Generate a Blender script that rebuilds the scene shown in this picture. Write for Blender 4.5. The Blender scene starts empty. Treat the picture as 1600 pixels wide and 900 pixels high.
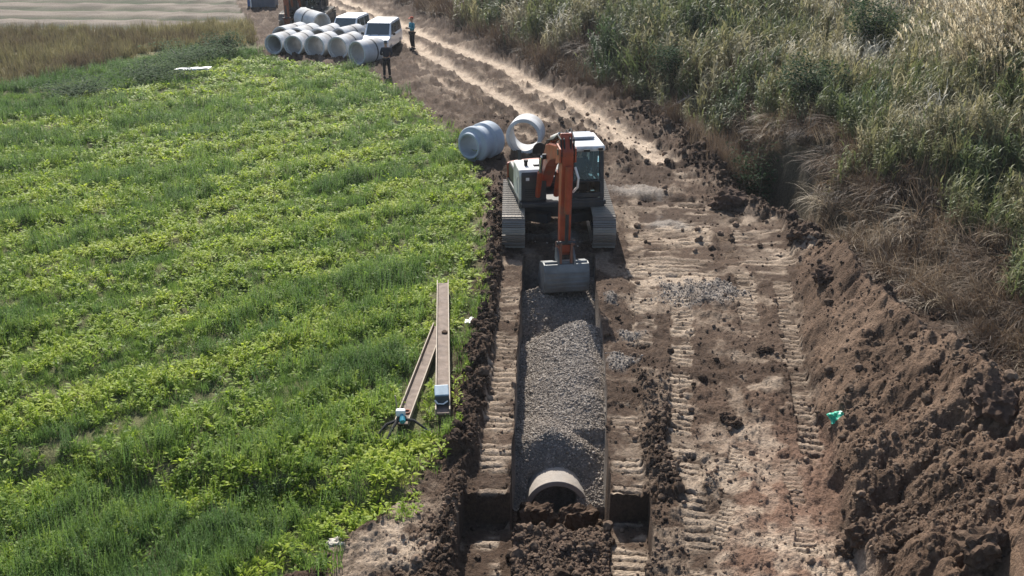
import bpy, math, random
import numpy as np
from mathutils import Matrix, Vector
sc = bpy.context.scene
R = math.radians
rng = np.random.default_rng(7)
random.seed(7)

# ------------------------------------------------------------------ camera, light, exposure
FPX = 1600.0                       # focal length in photo pixels (photo 1600 wide)
PITCH = math.atan(650.0 / FPX)
CH = math.cos(PITCH) / 0.1         # drone height above the dirt
cp, sp = math.cos(PITCH), math.sin(PITCH)
cam_d = bpy.data.cameras.new('camera')
cam = bpy.data.objects.new('camera', cam_d)
sc.collection.objects.link(cam)
cam.location = (0, 0, CH)
cam.rotation_euler = (math.pi / 2 - PITCH, 0, 0)
cam_d.sensor_width = 36.0
cam_d.lens = 36.0 * FPX / 1600.0
cam_d.clip_end = 3000
sc.camera = cam

SUN_EL, SUN_AZ = R(41), R(-11)     # azimuth measured from +Y (straight ahead) towards +X
world = bpy.data.worlds.new('World')
sc.world = world
world.use_nodes = True
wn = world.node_tree
sky = wn.nodes.new('ShaderNodeTexSky')
sky.sky_type = 'NISHITA'
sky.sun_disc = False
sky.sun_elevation = SUN_EL
sky.sun_rotation = SUN_AZ
sky.air_density = 1.0
sky.dust_density = 1.5
bg = wn.nodes['Background']
bg.inputs['Strength'].default_value = 0.095
wn.links.new(sky.outputs[0], bg.inputs[0])
sun_d = bpy.data.lights.new('sun', 'SUN')
sun_d.energy = 4.6
sun_d.angle = R(0.5)
sun_d.color = (1.0, 0.95, 0.87)
sun = bpy.data.objects.new('sun', sun_d)
sc.collection.objects.link(sun)
sv = Vector((math.sin(SUN_AZ) * math.cos(SUN_EL), math.cos(SUN_AZ) * math.cos(SUN_EL), math.sin(SUN_EL)))
sun.rotation_euler = sv.to_track_quat('Z', 'Y').to_euler()
sun.location = (0, 0, 60)
sc.view_settings.view_transform = 'Standard'
sc.view_settings.look = 'None'
sc.view_settings.exposure = 0.93
sc.view_settings.gamma = 1.0
sc.cycles.max_bounces = 6
sc.cycles.transparent_max_bounces = 8
sc.cycles.caustics_reflective = False
sc.cycles.caustics_refractive = False

# ------------------------------------------------------------------ maths helpers
def G(px, py, z=0.0):
    """where the sight line through a photo pixel meets height z"""
    u, v = (px - 800) / FPX, (py - 450) / FPX
    t = (CH - z) / (sp + v * cp)
    return np.array([u * t, t * (cp - v * sp)])

def line(pts, z=0.0):
    """photo polyline -> function x(Y) on the ground"""
    w = np.array([G(a, b, z) for a, b in pts])
    w = w[np.argsort(w[:, 1])]
    return lambda Y: np.interp(Y, w[:, 1], w[:, 0])

def _h(ix, iy, seed):
    n = (ix.astype(np.int64) * 374761393 + iy.astype(np.int64) * 668265263 + seed * 982451653) & 0x7fffffff
    n = ((n ^ (n >> 13)) * 1274126177) & 0x7fffffff
    n = n ^ (n >> 16)
    return (n & 0xffff) / 65535.0

def vn(x, y, seed=0):
    xi, yi = np.floor(x), np.floor(y)
    fx, fy = x - xi, y - yi
    fx, fy = fx * fx * fx * (fx * (fx * 6 - 15) + 10), fy * fy * fy * (fy * (fy * 6 - 15) + 10)
    a, b = _h(xi, yi, seed), _h(xi + 1, yi, seed)
    c, d = _h(xi, yi + 1, seed), _h(xi + 1, yi + 1, seed)
    return (a + (b - a) * fx) * (1 - fy) + (c + (d - c) * fx) * fy

def fbm(x, y, s, octv=4, seed=0, gain=0.5):
    """0..1 fractal noise, feature size s metres"""
    x, y = np.asarray(x, float) / s, np.asarray(y, float) / s
    t = np.zeros_like(x); a = 1.0; n = 0.0
    for k in range(octv):
        c, d = math.cos(0.6 * k + 0.3), math.sin(0.6 * k + 0.3)
        t += a * vn(x * c - y * d + 17.3 * k, x * d + y * c - 9.1 * k, seed + k)
        n += a; a *= gain; x = x * 2.03; y = y * 2.03
    return t / n

def lumps(x, y, s, seed=0):
    """rounded lumps of size s: 0 between them, 1 at their middle"""
    x, y = np.asarray(x, float) / s, np.asarray(y, float) / s
    x, y = x + 1.1 * (vn(x * 1.7, y * 1.7, seed + 71) - .5) + .5 * (vn(x * 4.3, y * 4.3, seed + 73) - .5), y + 1.1 * (vn(x * 1.7, y * 1.7, seed + 75) - .5) + .5 * (vn(x * 4.3, y * 4.3, seed + 77) - .5)
    xi, yi = np.floor(x), np.floor(y)
    best = np.full(x.shape, 0.0)
    for dx in (-1, 0, 1):
        for dy in (-1, 0, 1):
            cx, cy = xi + dx, yi + dy
            qx, qy = cx + _h(cx, cy, seed), cy + _h(cx, cy, seed + 5)
            r = 0.35 + 0.5 * _h(cx, cy, seed + 9)
            d2 = ((x - qx) ** 2 + (y - qy) ** 2) / (r * r)
            best = np.maximum(best, np.sqrt(np.clip(1 - d2, 0, 1)) * r * 1.3)
    return best

def sstep(a, b, x):
    t = np.clip((x - a) / (b - a), 0, 1)
    return t * t * (3 - 2 * t)

# ------------------------------------------------------------------ material helpers
MATS = {}
def nodes_of(m):
    m.use_nodes = True
    nt = m.node_tree
    return nt, nt.nodes, nt.links, nt.nodes['Principled BSDF']

def mat(name, col, rough=0.6, metal=0.0, var=0.18, scale=6.0, dirt=None, dirt_amt=0.4, bump=0.0, spec=0.4, coat=0.0):
    """procedural material: base colour with noise variation, optional dirt layer"""
    if name in MATS: return MATS[name]
    m = bpy.data.materials.new(name); MATS[name] = m
    nt, N, L, b = nodes_of(m)
    tc = N.new('ShaderNodeTexCoord')
    n1 = N.new('ShaderNodeTexNoise'); n1.inputs['Scale'].default_value = scale; n1.inputs['Detail'].default_value = 6
    L.new(tc.outputs['Object'], n1.inputs['Vector'])
    r = N.new('ShaderNodeMapRange'); r.inputs[1].default_value = 0.3; r.inputs[2].default_value = 0.7
    r.inputs[3].default_value = 1 - var; r.inputs[4].default_value = 1 + var
    L.new(n1.outputs['Fac'], r.inputs[0])
    mul = N.new('ShaderNodeVectorMath'); mul.operation = 'SCALE'
    mul.inputs[0].default_value = col
    L.new(r.outputs[0], mul.inputs['Scale'])
    last = mul.outputs[0]
    if dirt:
        n2 = N.new('ShaderNodeTexNoise'); n2.inputs['Scale'].default_value = scale * 0.45; n2.inputs['Detail'].default_value = 8
        n2.inputs['Roughness'].default_value = 0.65
        L.new(tc.outputs['Object'], n2.inputs['Vector'])
        rr = N.new('ShaderNodeMapRange'); rr.inputs[1].default_value = 0.48; rr.inputs[2].default_value = 0.68
        rr.inputs[4].default_value = dirt_amt
        L.new(n2.outputs['Fac'], rr.inputs[0])
        mx = N.new('ShaderNodeMix'); mx.data_type = 'RGBA'
        L.new(rr.outputs[0], mx.inputs[0]); L.new(last, mx.inputs[6]); mx.inputs[7].default_value = (*dirt, 1)
        last = mx.outputs[2]
    L.new(last, b.inputs['Base Color'])
    b.inputs['Roughness'].default_value = rough
    b.inputs['Metallic'].default_value = metal
    b.inputs['Specular IOR Level'].default_value = spec
    b.inputs['Coat Weight'].default_value = coat
    if bump:
        bp = N.new('ShaderNodeBump'); bp.inputs['Strength'].default_value = bump; bp.inputs['Distance'].default_value = 0.02
        n3 = N.new('ShaderNodeTexNoise'); n3.inputs['Scale'].default_value = scale * 5; n3.inputs['Detail'].default_value = 5
        L.new(tc.outputs['Object'], n3.inputs['Vector'])
        L.new(n3.outputs['Fac'], bp.inputs['Height']); L.new(bp.outputs[0], b.inputs['Normal'])
    return m

def glass(name, tint=(0.45, 0.6, 0.66), refl=0.12):
    m = bpy.data.materials.new(name); m.use_nodes = True
    N, L = m.node_tree.nodes, m.node_tree.links
    N.remove(N['Principled BSDF'])
    t = N.new('ShaderNodeBsdfTransparent'); t.inputs[0].default_value = (*tint, 1)
    g = N.new('ShaderNodeBsdfGlossy'); g.inputs['Roughness'].default_value = 0.03
    g.inputs[0].default_value = (.85, .93, .95, 1)
    fr = N.new('ShaderNodeFresnel'); fr.inputs[0].default_value = 1.45 if refl > .05 else 1.3
    ad = N.new('ShaderNodeMath'); ad.operation = 'ADD'; ad.inputs[1].default_value = refl
    L.new(fr.outputs[0], ad.inputs[0])
    mx = N.new('ShaderNodeMixShader')
    L.new(ad.outputs[0], mx.inputs[0]); L.new(t.outputs[0], mx.inputs[1]); L.new(g.outputs[0], mx.inputs[2])
    L.new(mx.outputs[0], N['Material Output'].inputs[0])
    MATS[name] = m
    return m

def leafmat(name, stops, transl=0.4, rough=0.5, spec=0.3):
    """plant material; instancer attribute tint picks along the colour stops"""
    m = bpy.data.materials.new(name); MATS[name] = m
    nt, N, L, b = nodes_of(m)
    at = N.new('ShaderNodeAttribute'); at.attribute_type = 'INSTANCER'; at.attribute_name = 'tint'
    cr = N.new('ShaderNodeValToRGB')
    while len(cr.color_ramp.elements) < len(stops): cr.color_ramp.elements.new(0.5)
    for e, (p, c) in zip(cr.color_ramp.elements, stops):
        e.position = p; e.color = (*c, 1)
    L.new(at.outputs['Fac'], cr.inputs[0])
    tc = N.new('ShaderNodeTexCoord'); n = N.new('ShaderNodeTexNoise'); n.inputs['Scale'].default_value = 5
    L.new(tc.outputs['Object'], n.inputs['Vector'])
    r = N.new('ShaderNodeMapRange'); r.inputs[1].default_value = 0.3; r.inputs[2].default_value = 0.7; r.inputs[3].default_value = 0.75; r.inputs[4].default_value = 1.25
    L.new(n.outputs['Fac'], r.inputs[0])
    mu = N.new('ShaderNodeVectorMath'); mu.operation = 'SCALE'
    L.new(cr.outputs[0], mu.inputs[0]); L.new(r.outputs[0], mu.inputs['Scale'])
    L.new(mu.outputs[0], b.inputs['Base Color'])
    b.inputs['Roughness'].default_value = rough
    b.inputs['Specular IOR Level'].default_value = spec
    tr = N.new('ShaderNodeBsdfTranslucent'); L.new(mu.outputs[0], tr.inputs[0])
    mx = N.new('ShaderNodeMixShader'); mx.inputs[0].default_value = transl
    L.new(b.outputs[0], mx.inputs[1]); L.new(tr.outputs[0], mx.inputs[2])
    L.new(mx.outputs[0], N['Material Output'].inputs[0])
    return m

SOIL = (0.085, 0.058, 0.04)
M_white = mat('white_paint', (0.60, 0.60, 0.58), .45, dirt=(.24, .195, .155), dirt_amt=.6, scale=3, coat=.1)
M_orange = mat('orange_paint', (0.31, 0.055, 0.021), .5, var=.28, dirt=(.14, .095, .068), dirt_amt=.65, scale=4.5)
M_brownp = mat('faded_orange_paint', (0.24, 0.08, 0.04), .6, var=.2, dirt=(.12, .07, .05), dirt_amt=.5, scale=3.5)
M_dark = mat('dark_painted_steel', (0.022, 0.024, 0.028), .5, dirt=(.09, .07, .055), dirt_amt=.4, scale=4)
M_black = mat('black_rubber', (0.012, 0.012, 0.013), .75, dirt=(.06, .05, .04), dirt_amt=.3)
M_track = mat('worn_track_steel', (0.19, 0.172, 0.15), .42, metal=.35, dirt=(.14, .105, .08), dirt_amt=.6, scale=5, bump=.2)
M_bucket = mat('worn_bucket_steel', (0.17, 0.178, 0.18), .5, metal=.25, var=.25, dirt=(.11, .09, .07), dirt_amt=.6, scale=3, bump=.15)
M_chrome = mat('chromed_rod', (0.6, 0.6, 0.6), .2, metal=.9, var=.05)
M_concrete = mat('pale_concrete', (0.49, 0.5, 0.51), .85, var=.16, dirt=(.30, .265, .23), dirt_amt=.7, scale=2.5, bump=.25, spec=.2)
M_concblue = mat('bluish_concrete', (0.36, 0.41, 0.46), .8, var=.12, dirt=(.28, .30, .32), dirt_amt=.45, scale=2.5, bump=.25, spec=.2)
M_concold = mat('tan_concrete', (0.34, 0.305, 0.27), .9, var=.16, dirt=(.25, .19, .14), dirt_amt=.6, scale=3, bump=.4, spec=.2)
M_gasket = mat('dark_gasket_rubber', (0.05, 0.052, 0.055), .7)
M_glass = glass('cab_glass', (.6, .84, .92), .015)
M_carglass = glass('car_glass', (.18, .22, .23), .16)
M_carwhite = mat('car_white_paint', (0.74, 0.76, 0.77), .3, var=.04, dirt=(.45, .4, .35), dirt_amt=.25, coat=.6)
M_hatch = mat('roof_hatch_grey', (0.22, 0.25, 0.29), .5)
M_greyint = mat('cab_lining_grey', (0.42, 0.46, 0.48), .8)
M_light = mat('lamp_lens', (0.7, 0.72, 0.72), .15, spec=.6)
M_wood = mat('dirty_plank_wood', (0.17, 0.13, 0.105), .85, var=.3, dirt=(.12, .085, .06), dirt_amt=.75, scale=7, bump=.4)
M_rail = mat('pale_rail_edge', (0.30, 0.245, 0.185), .7, var=.15, dirt=(.2, .14, .1), dirt_amt=.5, scale=5)
M_rust = mat('rusty_iron', (0.19, 0.085, 0.055), .8, var=.25)
M_seat = mat('seat_fabric', (0.03, 0.034, 0.04), .9)
M_skin = mat('skin', (0.36, 0.2, 0.13), .55, var=.06)
M_hair = mat('dark_hair', (0.012, 0.01, 0.009), .6)
M_navy = mat('navy_cloth', (0.012, 0.016, 0.03), .9)
M_blackcloth = mat('black_cloth', (0.012, 0.012, 0.014), .9)
M_teal = mat('teal_cloth', (0.035, 0.2, 0.26), .85)
M_redcloth = mat('orange_red_cloth', (0.42, 0.07, 0.03), .85)
M_greycloth = mat('grey_cloth', (0.1, 0.105, 0.115), .9)
M_bluegrey = mat('blue_grey_plastic', (0.27, 0.36, 0.42), .45, dirt=(.3, .3, .3), dirt_amt=.3)
M_greyplastic = mat('dark_grey_plastic', (0.06, 0.07, 0.075), .6)
M_tealplastic = mat('teal_plastic', (0.03, 0.24, 0.32), .4)
M_whiteplastic = mat('white_plastic', (0.75, 0.74, 0.72), .5)
M_greenplastic = mat('green_plastic', (0.03, 0.38, 0.24), .4)
M_tank = mat('blue_grey_sheet_metal', (0.095, 0.105, 0.13), .6, dirt=(.16, .15, .14), dirt_amt=.4, scale=2)
M_bluepaint = mat('blue_paint', (0.03, 0.09, 0.25), .5)
M_stone = mat('pale_stone', (0.5, 0.45, 0.38), .9, bump=.4)
M_branch = mat('dead_wood', (0.27, 0.23, 0.19), .85, var=.3)
M_redlamp = mat('red_lens', (.3, .02, .02), .3)

def soilmat(name, col, bump=.7):
    return mat(name, col, .95, var=.3, scale=7, dirt=(col[0]*1.7, col[1]*1.75, col[2]*1.8), dirt_amt=.45, bump=bump, spec=.1)
M_clod = soilmat('dark_clod_soil', (0.075, 0.05, 0.035))
M_clodred = soilmat('red_brown_clod_soil', (0.075, 0.05, 0.037))

# ------------------------------------------------------------------ object helpers
def tag(o, label=None, cat=None, group=None, kind=None):
    if label: o['label'] = label
    if cat: o['category'] = cat
    if group: o['group'] = group
    if kind: o['kind'] = kind
    return o

def empty(name, loc, rz=0.0):
    o = bpy.data.objects.new(name, None)
    sc.collection.objects.link(o)
    o.location = loc; o.rotation_euler = (0, 0, rz); o.empty_display_size = .3
    return o

def link(name, me, parent=None):
    o = bpy.data.objects.new(name, me)
    sc.collection.objects.link(o)
    if parent is not None: o.parent = parent
    return o

class MB:
    """collects shapes into one mesh"""
    def __init__(s, M=None): s.v = []; s.f = []; s.M = M or Matrix()
    def add(s, vs, fs):
        k = len(s.v)
        s.v += [tuple(s.M @ Vector(p)) for p in vs]
        s.f += [tuple(i + k for i in f) for f in fs]
        return s
    def box(s, c, d, rot=None, taper=1.0):
        h = [x / 2 for x in d]
        vs = []
        for z in (-1, 1):
            t = taper if z > 0 else 1
            for x, y in ((-1, -1), (1, -1), (1, 1), (-1, 1)):
                vs.append(Vector((x * h[0] * t, y * h[1] * t, z * h[2])))
        if rot is not None: vs = [rot @ p for p in vs]
        vs = [p + Vector(c) for p in vs]
        return s.add(vs, [(3, 2, 1, 0), (4, 5, 6, 7), (0, 1, 5, 4), (1, 2, 6, 5), (2, 3, 7, 6), (3, 0, 4, 7)])
    def prism_x(s, pts, x0, x1):
        """polygon in (y,z) pushed along x"""
        n = len(pts)
        vs = [(x0, y, z) for y, z in pts] + [(x1, y, z) for y, z in pts]
        fs = [tuple(range(n)), tuple(range(2 * n - 1, n - 1, -1))]
        fs += [(i, i + n, (i + 1) % n + n, (i + 1) % n) for i in range(n)]
        return s.add(vs, fs)
    def tube(s, pts, r, seg=10, cap=True):
        pts = [Vector(p) for p in pts]
        rs = r if hasattr(r, '__len__') else [r] * len(pts)
        vs, fs = [], []
        up = None
        for i, p in enumerate(pts):
            t = (pts[min(i + 1, len(pts) - 1)] - pts[max(i - 1, 0)])
            t = t.normalized() if t.length > 1e-9 else Vector((0, 0, 1))
            if up is None: up = Vector((0, 0, 1)) if abs(t.z) < .9 else Vector((1, 0, 0))
            a = t.cross(up).normalized(); up = a.cross(t).normalized()
            for k in range(seg):
                th = 2 * math.pi * k / seg
                vs.append(p + (a * math.cos(th) + up * math.sin(th)) * rs[i])
        for i in range(len(pts) - 1):
            for k in range(seg):
                a, b = i * seg + k, i * seg + (k + 1) % seg
                fs.append((a, b, b + seg, a + seg))
        if cap:
            fs.append(tuple(range(seg - 1, -1, -1)))
            fs.append(tuple(range((len(pts) - 1) * seg, len(pts) * seg)))
        return s.add(vs, fs)
    def lathe_y(s, prof, seg=40, closed=True):
        """profile (r, y) turned about the y axis"""
        n = len(prof); vs, fs = [], []
        for k in range(seg):
            th = 2 * math.pi * k / seg
            for r, y in prof: vs.append((r * math.cos(th), y, r * math.sin(th)))
        for k in range(seg):
            for i in range(n if closed else n - 1):
                a, b = k * n + i, k * n + (i + 1) % n
                c, d = ((k + 1) % seg) * n + (i + 1) % n, ((k + 1) % seg) * n + i
                fs.append((a, b, c, d))
        return s.add(vs, fs)
    def mesh(s, name, m=None, smooth=None):
        me = bpy.data.meshes.new(name)
        me.from_pydata(s.v, [], s.f)
        if m: me.materials.append(m)
        if smooth is not None:
            for p in me.polygons: p.use_smooth = True
            me.set_sharp_from_angle(angle=R(smooth))
        me.validate(); me.update()
        return me
    def build(s, name, m, parent=None, smooth=None, bevel=0.0, seg=2):
        o = link(name, s.mesh(name, m, smooth), parent)
        if bevel:
            b = o.modifiers.new('bevel', 'BEVEL'); b.width = bevel; b.segments = seg; b.limit_method = 'ANGLE'; b.angle_limit = R(35)
        return o

def copy_tree(o, parent=None):
    c = o.copy(); sc.collection.objects.link(c)
    if parent is not None: c.parent = parent
    for ch in list(o.children): copy_tree(ch, c)
    return c

# ------------------------------------------------------------------ terrain
xFE = line([(545, 60), (566, 98), (582, 122), (622, 150), (658, 175), (697, 200), (742, 258), (757, 330), (752, 400), (742, 480), (715, 560), (700, 650), (675, 720), (635, 775), (545, 830), (440, 900), (300, 1010)])
xOL = line([(722, 1010), (718, 890), (716, 830), (724, 775), (748, 700), (765, 600), (778, 500), (786, 400), (790, 330), (790, 250), (700, 60)])
xTL = line([(797, 1010), (797, 770), (806, 620), (812, 490), (818, 400), (822, 350), (822, 250), (740, 60)])
xTR = line([(957, 1010), (953, 770), (948, 610), (937, 490), (928, 400), (924, 350), (918, 250), (800, 60)])
xOR = line([(1017, 1010), (1017, 890), (1021, 775), (1010, 690), (992, 500), (975, 400), (965, 330), (950, 250), (840, 60)])
def wavy(f, seed, amp=.07):
    return lambda Y: f(Y) + amp * (vn(np.asarray(Y, float) * 1.1, np.asarray(Y, float) * 0 + .5, seed) - .5) + amp * .6 * (vn(np.asarray(Y, float) * 3.7, np.asarray(Y, float) * 0 + .5, seed + 1) - .5)
xOL, xTL, xTR, xOR = wavy(xOL, 301, .14), wavy(xTL, 303), wavy(xTR, 305), wavy(xOR, 307, .16)
TR0, TR1 = 14.05, 25.1            # trench runs between these distances (the bench steps down before TR0)
STEP = -0.52
toe_pts = [(1236, 385, 0), (1238, 440, 0), (1250, 520, 0), (1268, 600, 0), (1295, 700, 0), (1325, 800, 0), (1335, 870, 0), (1345, 1010, 0)]
xTOE = line([(a, b) for a, b, c in toe_pts])
crest = [(1285, 368, .65), (1305, 386, 1.15), (1350, 430, 1.4), (1420, 484, 1.7), (1520, 545, 1.9), (1610, 602, 2.0), (1700, 750, 1.9), (1720, 1010, 1.5)]
_cw = np.array([[*G(a, b, z), z] for a, b, z in crest]); _cw = _cw[np.argsort(_cw[:, 1])]
xCR = lambda Y: np.interp(Y, _cw[:, 1], _cw[:, 0])
zCR = lambda Y: np.interp(Y, _cw[:, 1], _cw[:, 2], right=0)
HEAP1 = _cw[-1, 1]
xDI = line([(580, -20), (660, 15), (700, 35), (790, 78), (870, 118), (960, 148), (1050, 182), (1110, 215), (1190, 290), (1240, 322), (1335, 400), (1480, 490), (1620, 590), (1800, 800)])

def curve(pts):
    """photo polyline -> function Y(x) on the ground"""
    w = np.array([G(a, b) for a, b in pts]); w = w[np.argsort(w[:, 0])]
    return lambda X: np.interp(X, w[:, 0], w[:, 1])
yTOP = curve([(-250, 250), (0, 192), (120, 158), (250, 118), (330, 100), (400, 92), (470, 100), (560, 110), (610, 112)])   # far end of the green field
yBNK = curve([(-250, 700), (0, 716), (150, 728), (290, 744), (450, 752), (600, 770), (700, 775)])                # small drop across the near field
yDRY = curve([(-250, 185), (0, 140), (150, 105), (280, 82), (400, 68), (450, 60)])     # dry grass starts
yPLO = curve([(-250, 66), (0, 53), (200, 50), (330, 42), (400, 30)])                   # ploughed land starts
xYARD = line([(405, 95), (398, 60), (385, 30), (370, 5), (360, -20)])                   # bare dirt right of this beyond the field
# track prints: (photo polyline, width m, pitch m, depth m, paleness)
PRINTS = [
    ([(1052, 432), (1066, 492), (1064, 600), (1063, 722)], .50, .205, .05, .85),
    ([(768, 770), (779, 640), (792, 500), (800, 410)], .58, .2, .035, .7),
    ([(984, 800), (978, 690), (972, 640)], .56, .2, .045, .85),
    ([(1210, 395), (1222, 440), (1240, 560), (1268, 710)], .44, .2, .05, .65),
    ([(1165, 430), (1172, 525)], .5, .2, .045, .7),
    ([(1012, 430), (1003, 535)], .55, .2, .05, .75),
    ([(1048, 322), (1046, 432)], 2.3, .26, .055, .9),
    ([(1180, 350), (1200, 412)], 1.5, .26, .04, .75),
    ([(1112, 330), (1160, 440)], .42, .2, .05, .15),
    ([(985, 330), (1000, 440)], .5, .2, .04, .55),
    ([(1075, 722), (1085, 800), (1100, 905)], .46, .2, .035, .3),
    ([(1230, 712), (1250, 800), (1262, 880)], .30, .13, .03, .45),
    ([(1150, 700), (1135, 800), (1110, 890)], .26, .12, .03, .45),
    ([(755, 925), (762, 830)], .46, .19, .05, .9),
    ([(985, 925), (985, 826)], .56, .19, .05, .9),
]
_PW = [(np.array([G(*p, -.5 if pl[0][1] > 920 else 0) for p in pl]), w, pi, d, t) for pl, w, pi, d, t in PRINTS]
RUTS = [
    ([(500, 0), (560, 25), (620, 55), (690, 98), (750, 132), (800, 165), (850, 192)], 1.0, .95),
    ([(520, -5), (625, 38), (700, 72), (800, 113), (880, 155), (960, 205), (1035, 252)], 1.15, 1.0),
    ([(800, 125), (900, 190), (1000, 243)], .6, .6),
    ([(640, 90), (700, 135), (780, 180), (830, 215)], .3, .5),
    ([(880, 150), (930, 180), (1010, 235)], .35, .7),
    ([(1118, 905), (1140, 800), (1160, 700), (1150, 610)], .34, .35),
    ([(1225, 905), (1205, 800), (1200, 690), (1160, 590)], .30, .3),
]
_RW = [(np.array([G(*p) for p in pl]), w, t) for pl, w, t in RUTS]
PATCH = [  # pale dry patches: px, py, radius m, stretch x
    (1150, 345, .7, 1.6), (1225, 398, .6, 2.2), (990, 312, .55, .5), (1065, 280, .6, .5), (1165, 560, .4, 1.8), (1195, 610, .35, 1.5),
    (1100, 740, .9, .7), (1130, 830, 1.2, .8), (1250, 870, 1.1, 1.2), (655, 815, .8, 1.0), (580, 870, .9, 1.3), (1150, 690, .7, 1.4), (1215, 735, .5, 1.5),
    (1000, 480, .3, 1), (770, 720, .5, .5), (775, 660, .4, .5), (1185, 470, .5, 1.2), (640, 850, .6, 1), (1320, 890, .7, 1.4)]
GRAV = [(1092, 455, .95, 1.4), (968, 560, .55, .8), (955, 470, .4, .7), (985, 520, .4, 1), (1035, 350, .6, 1.5), (990, 300, .8, 1.5), (880, 365, 1.1, 1.0)]

def seg_coord(P, X, Y):
    """distance to polyline and run along it"""
    bd = np.full(X.shape, 1e9); bs = np.zeros(X.shape); acc = 0.0
    n = len(P)
    for i in range(n - 1):
        a, b = P[i], P[i + 1]; d = b - a; l = np.hypot(*d)
        t = ((X - a[0]) * d[0] + (Y - a[1]) * d[1]) / (l * l)
        tc = np.clip(t, 0, 1)
        dd = np.hypot(X - a[0] - tc * d[0], Y - a[1] - tc * d[1])
        m = dd < bd
        bd = np.where(m, dd, bd); bs = np.where(m, acc + tc * l, bs)
        acc += l
    return bd, bs, acc

def near(P, X, Y, w):
    lo, hi = P.min(0) - w, P.max(0) + w
    return (X > lo[0]) & (X < hi[0]) & (Y > lo[1]) & (Y < hi[1])

C = lambda *a: np.array(a)
COL = dict(dark=C(.052, .033, .022), mid=C(.082, .054, .037), tan=C(.38, .30, .225), grav=C(.27, .24, .21), red=C(.25, .15, .105),
           field=C(.11, .11, .05), plough=C(.215, .18, .145), straw=C(.16, .14, .07), hill=C(.085, .07, .045))

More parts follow.
